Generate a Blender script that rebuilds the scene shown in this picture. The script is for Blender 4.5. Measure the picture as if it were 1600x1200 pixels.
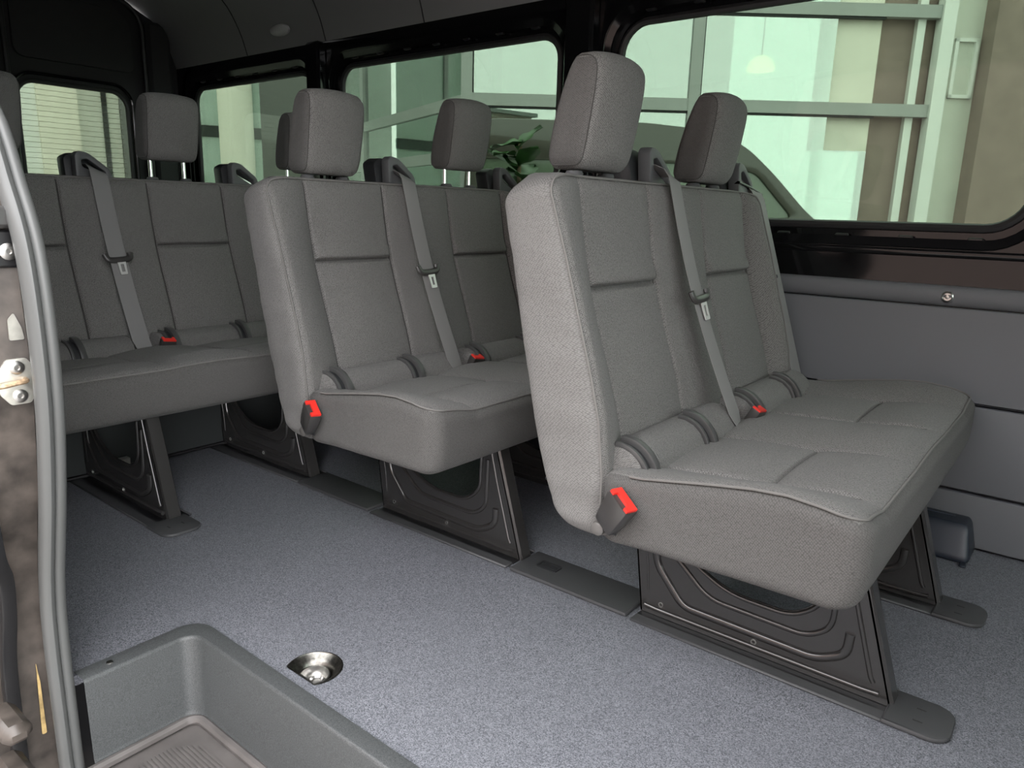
import bpy, math, random
import numpy as np
from mathutils import Matrix, Vector, noise

# ------------------------------------------------------------------ scene, camera, light
for o in list(bpy.data.objects):
    bpy.data.objects.remove(o)
SC = bpy.context.scene
COL = SC.collection
random.seed(4)

CAM_H = 0.88
RIGHT = Vector((0.7805041, 0.6245824, 0.0266477))
DOWN = Vector((0.1627540, -0.1618585, -0.9733000))
FWD = Vector((-0.6035929, 0.7640017, -0.2279845))
cam_data = bpy.data.cameras.new('camera')
cam = bpy.data.objects.new('camera', cam_data)
COL.objects.link(cam)
cam_data.sensor_width = 36.0
cam_data.lens = 1148.889 / 1600.0 * 36.0
cam_data.clip_start = 0.02
M = Matrix.Identity(4)
for i in range(3):
    M[i][0] = RIGHT[i]
    M[i][1] = -DOWN[i]
    M[i][2] = -FWD[i]
M[2][3] = CAM_H
cam.matrix_world = M
SC.camera = cam

world = bpy.data.worlds.new('overcast_sky')
SC.world = world
world.use_nodes = True
bg = world.node_tree.nodes['Background']
bg.inputs[0].default_value = (0.99, 0.985, 1.0, 1)
bg.inputs[1].default_value = 1.0

SC.view_settings.view_transform = 'Standard'
SC.view_settings.look = 'None'
SC.view_settings.gamma = 1.0
SC.view_settings.use_curve_mapping = False
SC.view_settings.exposure = 3.05
SC.cycles.transparent_max_bounces = 24

# ------------------------------------------------------------------ materials
MATS = {}


def new_mat(name):
    m = bpy.data.materials.new(name)
    m.use_nodes = True
    nt = m.node_tree
    b = nt.nodes['Principled BSDF']
    MATS[name] = m
    return m, nt, b


def plain(name, col, rough=0.5, metal=0.0, spec=0.5, coat=0.0, bump=None, vary=None):
    """bump=(scale, strength, distance)  vary=(scale, amount)"""
    m, nt, b = new_mat(name)
    b.inputs['Base Color'].default_value = (*col, 1)
    b.inputs['Roughness'].default_value = rough
    b.inputs['Metallic'].default_value = metal
    b.inputs['Specular IOR Level'].default_value = spec
    b.inputs['Coat Weight'].default_value = coat
    tc = nt.nodes.new('ShaderNodeTexCoord')
    if bump:
        n = nt.nodes.new('ShaderNodeTexNoise')
        n.inputs['Scale'].default_value = bump[0]
        n.inputs['Detail'].default_value = 2
        nt.links.new(tc.outputs['Object'], n.inputs['Vector'])
        bu = nt.nodes.new('ShaderNodeBump')
        bu.inputs['Strength'].default_value = bump[1]
        bu.inputs['Distance'].default_value = bump[2]
        nt.links.new(n.outputs['Fac'], bu.inputs['Height'])
        nt.links.new(bu.outputs['Normal'], b.inputs['Normal'])
    if vary:
        n = nt.nodes.new('ShaderNodeTexNoise')
        n.inputs['Scale'].default_value = vary[0]
        n.inputs['Detail'].default_value = 5
        nt.links.new(tc.outputs['Object'], n.inputs['Vector'])
        mx = nt.nodes.new('ShaderNodeMix')
        mx.data_type = 'RGBA'
        a = vary[1]
        mx.inputs[6].default_value = (*[c * (1 - a) for c in col], 1)
        mx.inputs[7].default_value = (*[c * (1 + a) for c in col], 1)
        r = nt.nodes.new('ShaderNodeMapRange')
        r.inputs['From Min'].default_value = 0.3
        r.inputs['From Max'].default_value = 0.7
        nt.links.new(n.outputs['Fac'], r.inputs['Value'])
        nt.links.new(r.outputs['Result'], mx.inputs[0])
        nt.links.new(mx.outputs[2], b.inputs['Base Color'])
    return m


def fabric(name, col, pitch, amount, bumpd, stretch=(1, 1, 1)):
    m, nt, b = new_mat(name)
    b.inputs['Roughness'].default_value = 0.95
    b.inputs['Specular IOR Level'].default_value = 0.2
    b.inputs['Sheen Weight'].default_value = 0.06
    b.inputs['Sheen Roughness'].default_value = 0.5
    tc = nt.nodes.new('ShaderNodeTexCoord')
    mp = nt.nodes.new('ShaderNodeMapping')
    mp.inputs['Rotation'].default_value = (0.35, 0.3, 0.2)
    mp.inputs['Scale'].default_value = stretch
    nt.links.new(tc.outputs['UV'], mp.inputs['Vector'])
    mp.inputs['Rotation'].default_value = (0, 0, 0.6)
    v = nt.nodes.new('ShaderNodeTexVoronoi')
    v.voronoi_dimensions = '2D'
    v.inputs['Scale'].default_value = 1.0 / pitch
    v.inputs['Randomness'].default_value = 0.35
    nt.links.new(mp.outputs['Vector'], v.inputs['Vector'])
    n = nt.nodes.new('ShaderNodeTexNoise')
    n.inputs['Scale'].default_value = 0.6 / pitch
    n.inputs['Detail'].default_value = 3
    nt.links.new(tc.outputs['Object'], n.inputs['Vector'])
    r = nt.nodes.new('ShaderNodeMapRange')
    r.inputs['From Min'].default_value = 0.1
    r.inputs['From Max'].default_value = 0.8
    r.inputs['To Min'].default_value = 1
    r.inputs['To Max'].default_value = 0
    nt.links.new(v.outputs['Distance'], r.inputs['Value'])
    mul = nt.nodes.new('ShaderNodeMath')
    mul.operation = 'MULTIPLY_ADD'
    mul.inputs[1].default_value = 0.7
    nt.links.new(r.outputs['Result'], mul.inputs[0])
    sc2 = nt.nodes.new('ShaderNodeMath')
    sc2.operation = 'MULTIPLY'
    sc2.inputs[1].default_value = 0.4
    nt.links.new(n.outputs['Fac'], sc2.inputs[0])
    nt.links.new(sc2.outputs[0], mul.inputs[2])
    mx = nt.nodes.new('ShaderNodeMix')
    mx.data_type = 'RGBA'
    mx.inputs[6].default_value = (*[c * (1 - amount) for c in col], 1)
    mx.inputs[7].default_value = (*[c * (1 + amount) for c in col], 1)
    nt.links.new(mul.outputs[0], mx.inputs[0])
    nt.links.new(mx.outputs[2], b.inputs['Base Color'])
    bu = nt.nodes.new('ShaderNodeBump')
    bu.inputs['Strength'].default_value = 0.6
    bu.inputs['Distance'].default_value = bumpd
    nt.links.new(r.outputs['Result'], bu.inputs['Height'])
    nt.links.new(bu.outputs['Normal'], b.inputs['Normal'])
    return m


def glass(name, tint, refl_rough=0.0, spec=1.0, ior=1.5, base=0.0):
    """thin pane: tinted see-through plus mirror reflection by angle"""
    m = bpy.data.materials.new(name)
    m.use_nodes = True
    nt = m.node_tree
    nt.nodes.clear()
    out = nt.nodes.new('ShaderNodeOutputMaterial')
    tr = nt.nodes.new('ShaderNodeBsdfTransparent')
    tr.inputs[0].default_value = (*tint, 1)
    gl = nt.nodes.new('ShaderNodeBsdfGlossy')
    gl.inputs['Roughness'].default_value = refl_rough
    gl.inputs['Color'].default_value = (spec, spec, spec, 1)
    fr = nt.nodes.new('ShaderNodeFresnel')
    # same reflectance from either face of the pane
    ge = nt.nodes.new('ShaderNodeNewGeometry')
    mr = nt.nodes.new('ShaderNodeMapRange')
    mr.inputs['To Min'].default_value = ior
    mr.inputs['To Max'].default_value = 1.0 / ior
    nt.links.new(ge.outputs['Backfacing'], mr.inputs['Value'])
    nt.links.new(mr.outputs['Result'], fr.inputs['IOR'])
    ad = nt.nodes.new('ShaderNodeMath')
    ad.operation = 'ADD'
    ad.use_clamp = True
    ad.inputs[1].default_value = base
    nt.links.new(fr.outputs[0], ad.inputs[0])
    mx = nt.nodes.new('ShaderNodeMixShader')
    nt.links.new(ad.outputs[0], mx.inputs[0])
    nt.links.new(tr.outputs[0], mx.inputs[1])
    nt.links.new(gl.outputs[0], mx.inputs[2])
    nt.links.new(mx.outputs[0], out.inputs[0])
    MATS[name] = m
    return m


def emis(name, col, s):
    m, nt, b = new_mat(name)
    b.inputs['Base Color'].default_value = (*col, 1)
    b.inputs['Emission Color'].default_value = (*col, 1)
    b.inputs['Emission Strength'].default_value = s
    return m


FAB = (0.126, 0.1235, 0.119)
fabric('fabric_main', FAB, 0.0034, 0.75, 0.0014)
fabric('fabric_fine_shaded', (0.084, 0.082, 0.079), 0.0032, 0.50, 0.0011)  # same cloth, shade on the cushion sides put into the colour
fabric('fabric_side_lit', (0.146, 0.143, 0.138), 0.0044, 0.42, 0.0012, (1, 1.25, 1))  # same cloth, door light on the backrest sides put into the colour
plain('seam_thread_shade', (0.05, 0.048, 0.046), 0.9)  # dark thread, with the groove shade put into its colour
plain('piping_fabric', (0.15, 0.145, 0.138), 0.9)
plain('webbing', (0.20, 0.196, 0.195), 0.7, spec=0.25, bump=(900, 0.3, 0.0004))
plain('dark_plastic', (0.022, 0.023, 0.025), 0.45, bump=(900, 0.15, 0.0003))
plain('grey_plastic', (0.085, 0.087, 0.09), 0.5, bump=(800, 0.2, 0.0003))
plain('hinge_plastic', (0.065, 0.065, 0.065), 0.36)
plain('track_plastic', (0.055, 0.056, 0.058), 0.5, bump=(700, 0.3, 0.0004))
plain('step_plastic', (0.060, 0.064, 0.065), 0.42, bump=(600, 0.5, 0.0008), vary=(520, 0.4))
plain('tread_plastic', (0.10, 0.092, 0.088), 0.45, bump=(300, 0.2, 0.0004), vary=(14, 0.2))
plain('sheet_metal', (0.030, 0.029, 0.028), 0.22, spec=1.0)
plain('black_steel', (0.012, 0.012, 0.013), 0.30, spec=0.6)
plain('black_paint', (0.005, 0.005, 0.006), 0.10, spec=0.4)
plain('rubber', (0.02, 0.02, 0.021), 0.55)
plain('seal_rubber', (0.095, 0.098, 0.096), 0.42, bump=(300, 0.12, 0.0004))
plain('wall_vinyl', (0.130, 0.136, 0.146), 0.55, bump=(500, 0.25, 0.0003))
plain('headliner', (0.20, 0.20, 0.202), 0.9, bump=(500, 0.3, 0.0004))
plain('lamp_lens', (0.42, 0.42, 0.42), 0.3)
plain('rear_trim', (0.020, 0.020, 0.022), 0.8)
plain('dark_board', (0.028, 0.032, 0.032), 0.8)
plain('latch_steel', (0.62, 0.62, 0.61), 0.35, metal=0.35)
plain('chrome', (0.85, 0.85, 0.86), 0.08, metal=1.0)
plain('steel', (0.55, 0.54, 0.52), 0.28, metal=1.0)
plain('anchor_steel', (0.17, 0.165, 0.15), 0.32, metal=1.0, bump=(90, 0.3, 0.001), vary=(120, 0.4))
plain('zinc', (0.62, 0.61, 0.55), 0.35, metal=0.7, vary=(60, 0.15))
plain('bolt_cap', (0.11, 0.105, 0.10), 0.4)
plain('red_plastic', (0.78, 0.035, 0.025), 0.35)
plain('buckle_plastic', (0.045, 0.043, 0.042), 0.3)
plain('dirty_paint', (0.060, 0.050, 0.043), 0.4, bump=(60, 0.2, 0.001), vary=(22, 0.55))
plain('amber_stain', (0.42, 0.30, 0.13), 0.5, vary=(50, 0.4))
plain('rusty_steel', (0.42, 0.30, 0.19), 0.4, metal=0.5, vary=(150, 0.5))
plain('box_plastic', (0.018, 0.024, 0.036), 0.4)
plain('concrete', (0.27, 0.26, 0.245), 0.9, vary=(30, 0.15), bump=(80, 0.4, 0.003))
plain('aluminium', (0.36, 0.37, 0.36), 0.5, vary=(3, 0.05))
plain('mullion_gasket', (0.015, 0.015, 0.015), 0.6)
plain('cream_clad_and_reflection', (0.86, 0.82, 0.72), 0.8, vary=(2, 0.05))  # cladding and column cream, also the painted reflection on the showroom
plain('pale_panel', (0.62, 0.62, 0.56), 0.7, vary=(2, 0.05))
plain('taupe_wall', (0.27, 0.205, 0.18), 0.9, vary=(5, 0.12), bump=(60, 0.4, 0.004))
plain('white_frame', (0.82, 0.83, 0.80), 0.5)
plain('interior_white', (0.75, 0.76, 0.74), 0.9)
plain('grey_roof', (0.20, 0.205, 0.20), 0.8)
plain('band_grey', (0.05, 0.052, 0.05), 0.7)
plain('car_white', (0.55, 0.56, 0.55), 0.3, coat=0.5)
plain('dark_recess', (0.03, 0.03, 0.03), 0.8)
plain('van_taupe', (0.055, 0.05, 0.042), 0.25, coat=0.6)
plain('van_dark', (0.05, 0.048, 0.042), 0.25, coat=0.6)
plain('leaf', (0.022, 0.065, 0.015), 0.4, vary=(12, 0.35))
plain('bark', (0.12, 0.08, 0.05), 0.9)
plain('planter', (0.55, 0.5, 0.42), 0.7)
emis('lamp_glow', (1.0, 0.85, 0.55), 2.0)
glass('window_tint', (0.352, 0.406, 0.352), ior=1.28)
glass('rear_tint', (0.365, 0.405, 0.353), ior=1.28)
glass('clear_glass', (0.85, 0.9, 0.88))
glass('facade_glass', (0.62, 0.75, 0.70), base=0.42, spec=0.92)
plain('annex_pane', (0.50, 0.60, 0.53), 0.1, spec=0.6)
plain('van_glass', (0.10, 0.13, 0.09), 0.08, spec=1.0)
glass('windscreen', (0.78, 0.84, 0.80), ior=1.4)
plain('heater_wire', (0.10, 0.08, 0.05), 0.6)


def floor_mat():
    m, nt, b = new_mat('floor_vinyl')
    b.inputs['Specular IOR Level'].default_value = 0.5
    b.inputs['Roughness'].default_value = 0.5
    tc = nt.nodes.new('ShaderNodeTexCoord')
    v = nt.nodes.new('ShaderNodeTexVoronoi')
    v.inputs['Scale'].default_value = 620
    nt.links.new(tc.outputs['Object'], v.inputs['Vector'])
    n = nt.nodes.new('ShaderNodeTexNoise')
    n.inputs['Scale'].default_value = 3
    n.inputs['Detail'].default_value = 4
    nt.links.new(tc.outputs['Object'], n.inputs['Vector'])
    cr = nt.nodes.new('ShaderNodeValToRGB')
    cr.color_ramp.elements[0].color = (0.060, 0.064, 0.076, 1)
    cr.color_ramp.elements[1].color = (0.265, 0.274, 0.302, 1)
    sep = nt.nodes.new('ShaderNodeSeparateColor')
    nt.links.new(v.outputs['Color'], sep.inputs[0])
    nt.links.new(sep.outputs[0], cr.inputs[0])
    mx = nt.nodes.new('ShaderNodeMix')
    mx.data_type = 'RGBA'
    mx.blend_type = 'MULTIPLY'
    mx.inputs[0].default_value = 0.15
    nt.links.new(cr.outputs[0], mx.inputs[6])
    nt.links.new(n.outputs['Fac'], mx.inputs[7])
    nt.links.new(mx.outputs[2], b.inputs['Base Color'])
    bu = nt.nodes.new('ShaderNodeBump')
    bu.inputs['Strength'].default_value = 0.5
    bu.inputs['Distance'].default_value = 0.0010
    nt.links.new(v.outputs['Distance'], bu.inputs['Height'])
    nt.links.new(bu.outputs['Normal'], b.inputs['Normal'])


floor_mat()

# ------------------------------------------------------------------ helpers


def tag(o, label=None, cat=None, group=None, kind=None):
    if label:
        o['label'] = label
    if cat:
        o['category'] = cat
    if group:
        o['group'] = group
    if kind:
        o['kind'] = kind
    return o


def empty(name, loc, label, cat, group=None):
    o = bpy.data.objects.new(name, None)
    COL.objects.link(o)
    o.location = loc
    o.empty_display_size = 0.1
    return tag(o, label, cat, group)


def link(name, me, parent=None, loc=None):
    o = bpy.data.objects.new(name, me)
    COL.objects.link(o)
    if parent is not None:
        o.parent = parent
    if loc is not None:
        o.location = loc
    return o


def wpos(o):
    p = Vector(o.location)
    while o.parent is not None:
        o = o.parent
        p = p + Vector(o.location)
    return p


class MB:
    """collects simple shapes given in world coordinates"""

    def __init__(self):
        self.v, self.f, self.mi = [], [], []

    def add(self, verts, faces, mi=0):
        n = len(self.v)
        self.v += [tuple(p) for p in verts]
        self.f += [tuple(n + i for i in f) for f in faces]
        self.mi += [mi] * len(faces)
        return self

    def box(self, x0, x1, y0, y1, z0, z1, mi=0):
        vs = [(x, y, z) for x in (x0, x1) for y in (y0, y1) for z in (z0, z1)]
        return self.add(vs, [(0, 1, 3, 2), (4, 6, 7, 5), (0, 4, 5, 1), (2, 3, 7, 6), (0, 2, 6, 4), (1, 5, 7, 3)], mi)

    def bbox(self, x0, x1, y0, y1, z0, z1, c=0.005, mi=0):
        """box with chamfered edges"""
        h = ((x0, x1), (y0, y1), (z0, z1))
        vs, idx = [], {}
        for a in range(3):
            for s in range(8):
                b = [(s >> k) & 1 for k in range(3)]
                p = [h[k][b[k]] + (c if b[k] == 0 else -c) * (0 if k == a else 1) for k in range(3)]
                idx[(a, s)] = len(vs)
                vs.append(p)
        fs = []
        for a in range(3):
            o1, o2 = [k for k in range(3) if k != a]
            for v in (0, 1):
                base = v << a
                q = [base, base | (1 << o1), base | (1 << o1) | (1 << o2), base | (1 << o2)]
                fs.append([idx[(a, s)] for s in q])
        for a in range(3):
            for b_ in range(a + 1, 3):
                c_ = 3 - a - b_
                for va in (0, 1):
                    for vb in (0, 1):
                        s0 = (va << a) | (vb << b_)
                        s1 = s0 | (1 << c_)
                        fs.append([idx[(a, s0)], idx[(a, s1)], idx[(b_, s1)], idx[(b_, s0)]])
        for s in range(8):
            fs.append([idx[(0, s)], idx[(1, s)], idx[(2, s)]])
        return self.add(vs, fs, mi)

    def sweep(self, path, section, up=(0, 0, 1), closed_section=True, caps=True, mi=0, frames=None, loop=False):
        """section: list of (u,v); u along side = dir x up, v along corrected up"""
        path = [Vector(p) for p in path]
        n, k = len(path), len(section)
        vs = []
        for i, p in enumerate(path):
            if loop:
                d = path[(i + 1) % n] - path[i - 1]
            else:
                d = path[min(i + 1, n - 1)] - path[max(i - 1, 0)]
            d.normalize()
            u = Vector(frames[i] if frames else up)
            s = d.cross(u)
            if s.length < 1e-5:
                s = d.cross(Vector((1, 0, 0)))
            s.normalize()
            w = s.cross(d)
            for a, b in section:
                vs.append(p + s * a + w * b)
        fs = []
        m = k if closed_section else k - 1
        for i in range(n if loop else n - 1):
            i2 = (i + 1) % n
            for j in range(m):
                j2 = (j + 1) % k
                fs.append((i * k + j, i * k + j2, i2 * k + j2, i2 * k + j))
        if caps and closed_section and not loop:
            fs.append(tuple(range(k - 1, -1, -1)))
            fs.append(tuple((n - 1) * k + j for j in range(k)))
        return self.add(vs, fs, mi)

    def tube(self, path, r, n=8, up=(0.3, 0.2, 1), mi=0, loop=False):
        return self.sweep(path, [(r * math.cos(2 * math.pi * i / n), r * math.sin(2 * math.pi * i / n)) for i in range(n)], up, mi=mi, loop=loop)

    def lathe(self, c, axis, prof, n=20, mi=0, ref=None):
        """prof: list of (r, h) along axis"""
        ax = Vector(axis).normalized()
        e1 = ax.orthogonal().normalized() if ref is None else Vector(ref)
        e2 = ax.cross(e1)
        c = Vector(c)
        vs, fs = [], []
        for r, h in prof:
            for i in range(n):
                a = 2 * math.pi * i / n
                vs.append(c + ax * h + (e1 * math.cos(a) + e2 * math.sin(a)) * max(r, 1e-5))
        for j in range(len(prof) - 1):
            for i in range(n):
                i2 = (i + 1) % n
                fs.append((j * n + i, j * n + i2, (j + 1) * n + i2, (j + 1) * n + i))
        fs.append(tuple(range(n - 1, -1, -1)))
        fs.append(tuple((len(prof) - 1) * n + i for i in range(n)))
        return self.add(vs, fs, mi)

    def build(self, name, mats, parent=None, smooth=True, kind=None, angle=40):
        org = wpos(parent) if parent is not None else Vector((0, 0, 0))
        me = bpy.data.meshes.new(name)
        me.from_pydata([tuple(Vector(p) - org) for p in self.v], [], self.f)
        finish(me, mats, smooth, angle)
        if len(set(self.mi)) > 1:
            me.polygons.foreach_set('material_index', self.mi)
        o = link(name, me, parent)
        if kind:
            o['kind'] = kind
        return o


def finish(me, mats, smooth=True, angle=40):
    if isinstance(mats, str):
        mats = [mats]
    for m in mats:
        me.materials.append(MATS[m])
    import bmesh
    bm = bmesh.new()
    bm.from_mesh(me)
    bmesh.ops.recalc_face_normals(bm, faces=bm.faces)
    if smooth:
        ca = math.radians(angle)
        for e in bm.edges:
            e.smooth = not (len(e.link_faces) == 2 and e.calc_face_angle(0) > ca)
        for f in bm.faces:
            f.smooth = True
    bm.to_mesh(me)
    bm.free()
    me.update()


def plate(name, outer, holes, thick, mats, to3d, parent=None, bevel=0.0, smooth=True, kind=None, bev_res=1):
    """flat plate with holes, drawn in 2D, given thickness, placed by to3d(u,v,w)"""
    cu = bpy.data.curves.new('tmp', 'CURVE')
    cu.dimensions = '2D'
    cu.fill_mode = 'BOTH'
    cu.extrude = max(thick / 2 - bevel, 0.0001)
    cu.bevel_depth = bevel
    cu.bevel_resolution = bev_res
    if bevel:
        cu.offset = -bevel
    for loop in [outer] + list(holes):
        s = cu.splines.new('POLY')
        s.points.add(len(loop) - 1)
        for i, (u, v) in enumerate(loop):
            s.points[i].co = (u, v, 0, 1)
        s.use_cyclic_u = True
    ob = bpy.data.objects.new('tmp', cu)
    COL.objects.link(ob)
    dg = bpy.context.evaluated_depsgraph_get()
    me0 = bpy.data.meshes.new_from_object(ob.evaluated_get(dg))
    vs = [to3d(*v.co) for v in me0.vertices]
    fs = [tuple(p.vertices) for p in me0.polygons]
    bpy.data.objects.remove(ob)
    bpy.data.curves.remove(cu)
    bpy.data.meshes.remove(me0)
    org = wpos(parent) if parent is not None else Vector((0, 0, 0))
    me = bpy.data.meshes.new(name)
    me.from_pydata([tuple(Vector(p) - org) for p in vs], [], fs)
    import bmesh
    bm = bmesh.new()
    bm.from_mesh(me)
    bmesh.ops.remove_doubles(bm, verts=bm.verts, dist=1e-5)
    bm.to_mesh(me)
    bm.free()
    finish(me, mats, smooth, 35)
    o = link(name, me, parent)
    if kind:
        o['kind'] = kind
    return o


def rrect(u0, u1, v0, v1, r, n=8):
    if not isinstance(r, (tuple, list)):
        r = (r, r, r, r)
    pts = []
    for (cu, cv, a0, rr) in ((u1 - r[0], v1 - r[0], 0, r[0]), (u0 + r[1], v1 - r[1], 90, r[1]), (u0 + r[2], v0 + r[2], 180, r[2]), (u1 - r[3], v0 + r[3], 270, r[3])):
        for i in range(n + 1):
            a = math.radians(a0 + 90 * i / n)
            pts.append((cu + rr * math.cos(a), cv + rr * math.sin(a)))
    return pts


def round_poly(pts, r, n=5):
    out = []
    k = len(pts)
    for i in range(k):
        p0, p1, p2 = Vector(pts[i - 1]), Vector(pts[i]), Vector(pts[(i + 1) % k])
        ri = r[i] if isinstance(r, (list, tuple)) else r
        a, b = (p0 - p1), (p2 - p1)
        t = min(ri, a.length * 0.45, b.length * 0.45)
        if t < 1e-4:
            out.append(tuple(p1))
            continue
        q0, q2 = p1 + a.normalized() * t, p1 + b.normalized() * t
        for j in range(n + 1):
            s = j / n
            q = q0 * (1 - s) ** 2 + p1 * 2 * s * (1 - s) + q2 * s * s
            out.append((q.x, q.y))
    return out


def smooth_path(pts, n=6):
    """Catmull-Rom"""
    P = [Vector(p) for p in pts]
    out = []
    for i in range(len(P) - 1):
        p0, p1, p2, p3 = P[max(i - 1, 0)], P[i], P[i + 1], P[min(i + 2, len(P) - 1)]
        for j in range(n):
            t = j / n
            out.append(0.5 * ((2 * p1) + (p2 - p0) * t + (2 * p0 - 5 * p1 + 4 * p2 - p3) * t * t + (3 * p1 - p0 - 3 * p2 + p3) * t ** 3))
    out.append(P[-1])
    return out


def samples(lo, hi, step, edge, dense=(), dstep=0.0022, dw=0.011):
    s = set()
    n = max(2, int(round((hi - lo) / step)))
    base = [lo + (hi - lo) * i / n for i in range(n + 1)]
    ed = [edge * t for t in (0, 0.12, 0.27, 0.45, 0.68, 1.0)]
    fixed = [lo + e for e in ed] + [hi - e for e in ed]
    for d in dense:
        k = int(dw / dstep)
        fixed += [d + i * dstep for i in range(-k, k + 1)]
    fixed = sorted(x for x in fixed if lo - 1e-9 <= x <= hi + 1e-9)
    out = list(fixed)
    for b in base:
        if min(abs(b - f) for f in fixed) > dstep * 1.2:
            out.append(b)
    out = sorted(out)
    res = [out[0]]
    for x in out[1:]:
        if x - res[-1] > 4e-4:
            res.append(x)
    return np.array(res)


def soft_box(xs, ys, zs, rad):
    """rounded box grid; returns points (n,3), faces, face side id (axis*2+sign)"""
    nx, ny, nz = len(xs), len(ys), len(zs)
    surf = np.zeros((nx, ny, nz), bool)
    surf[0] = surf[-1] = True
    surf[:, 0] = surf[:, -1] = True
    surf[:, :, 0] = surf[:, :, -1] = True
    ids = -np.ones((nx, ny, nz), int)
    ids[surf] = np.arange(surf.sum())
    X, Y, Z = np.meshgrid(xs, ys, zs, indexing='ij')
    P = np.stack([X[surf], Y[surf], Z[surf]], 1)
    r = np.array(rad)
    lo = np.array([xs[0], ys[0], zs[0]]) + r
    hi = np.array([xs[-1], ys[-1], zs[-1]]) - r
    q = np.clip(P, lo, hi)
    d = (P - q) / r
    L = np.linalg.norm(d, axis=1)
    L[L < 1e-9] = 1
    mxd = np.abs(d).max(1)
    P = q + d / L[:, None] * mxd[:, None] * r
    F, S = [], []
    for a, g in ((0, ids[0]), (1, ids[-1]), (2, ids[:, 0]), (3, ids[:, -1]), (4, ids[:, :, 0]), (5, ids[:, :, -1])):
        A = np.stack([g[:-1, :-1], g[1:, :-1], g[1:, 1:], g[:-1, 1:]], -1).reshape(-1, 4)
        F.append(A)
        S.append(np.full(len(A), a))
    return P, np.concatenate(F), np.concatenate(S)


def np_mesh(name, P, F, mats, mi=None, uv=None):
    """uv = (flat points, side id per face): cloth is cut flat, in metres"""
    me = bpy.data.meshes.new(name)
    me.from_pydata(P.tolist(), [], F.tolist())
    finish(me, mats, True, 60)
    if uv is not None:
        Q, S = uv
        vi = np.empty(len(me.loops), int)
        me.loops.foreach_get('vertex_index', vi)
        ax = np.repeat(np.asarray(S) // 2, 4)
        q = Q[vi]
        U = np.where(ax == 0, q[:, 1], q[:, 0])
        V = np.where(ax == 2, q[:, 1], q[:, 2])
        lay = me.uv_layers.new(name='cloth')
        lay.data.foreach_set('uv', np.stack([U, V], 1).ravel().astype(np.float32))
    if mi is not None:
        me.polygons.foreach_set('material_index', [int(x) for x in mi])
    return me


def interp(z, a, b):
    return np.interp(z, a, b)


def gauss(d, s):
    return np.exp(-(d / s) ** 2)


def sstep(t):
    t = np.clip(t, 0, 1)
    return t * t * (3 - 2 * t)


# ================================================================== STRUCTURE
Y_IN, Y_OUT = 0.436, 2.30          # door side, far wall
X_REAR = -4.35
STEP_X, STEP_Y = -1.36, 0.673      # inner edge of the step well

# floor with the step well cut out
def flat(z0):
    return lambda u, v, w: (u, v, z0 + w)


floor_outline = [(X_REAR, 0.44), (-1.40, 0.44), (-1.40, 0.70)] + [(-1.40 + 0.03 * (1 - math.cos(t)), 0.70 + 0.01 * math.sin(t)) for t in (0.8, 1.57)] + [(0.6, 0.71), (0.6, 0.44), (2.0, 0.44), (2.0, Y_OUT + 0.02), (X_REAR, Y_OUT + 0.02)]
CUP = (-1.08, 0.768)
cup_loop = []
for i in range(40):
    a = math.radians(-38 + (256.0) * i / 39)
    cup_loop.append((CUP[0] + 0.052 * math.cos(a), CUP[1] + 0.052 * math.sin(a)))
floor = plate('floor', floor_outline, [cup_loop], 0.02, 'floor_vinyl', flat(-0.010), kind='structure', smooth=False)

# ground outside
g = MB().add([(-60, -60, -0.62), (60, -60, -0.62), (60, 60, -0.62), (-60, 60, -0.62)], [(0, 1, 2, 3)])
g.build('ground', 'concrete', kind='structure', smooth=False)

# ---- far wall: black steel with window openings
WIN = [(-4.215, -3.13, 0.865, 1.515, 0.085), (-2.915, -1.667, 0.865, 1.515, 0.085), (-1.42, -0.165, 0.865, 1.515, 0.10)]


def wall_side(name, ysurf, sgn, outline, wins, mat='black_paint'):
    """steel side wall; sgn +1 means outside is +y"""
    w = plate(name, outline, [rrect(a - 0.045, b + 0.045, c - 0.05, d + 0.05, r + 0.04) for a, b, c, d, r in wins], 0.012, mat, lambda u, v, t: (u, ysurf + t, v), bevel=0.004, kind='structure')
    return w


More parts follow.
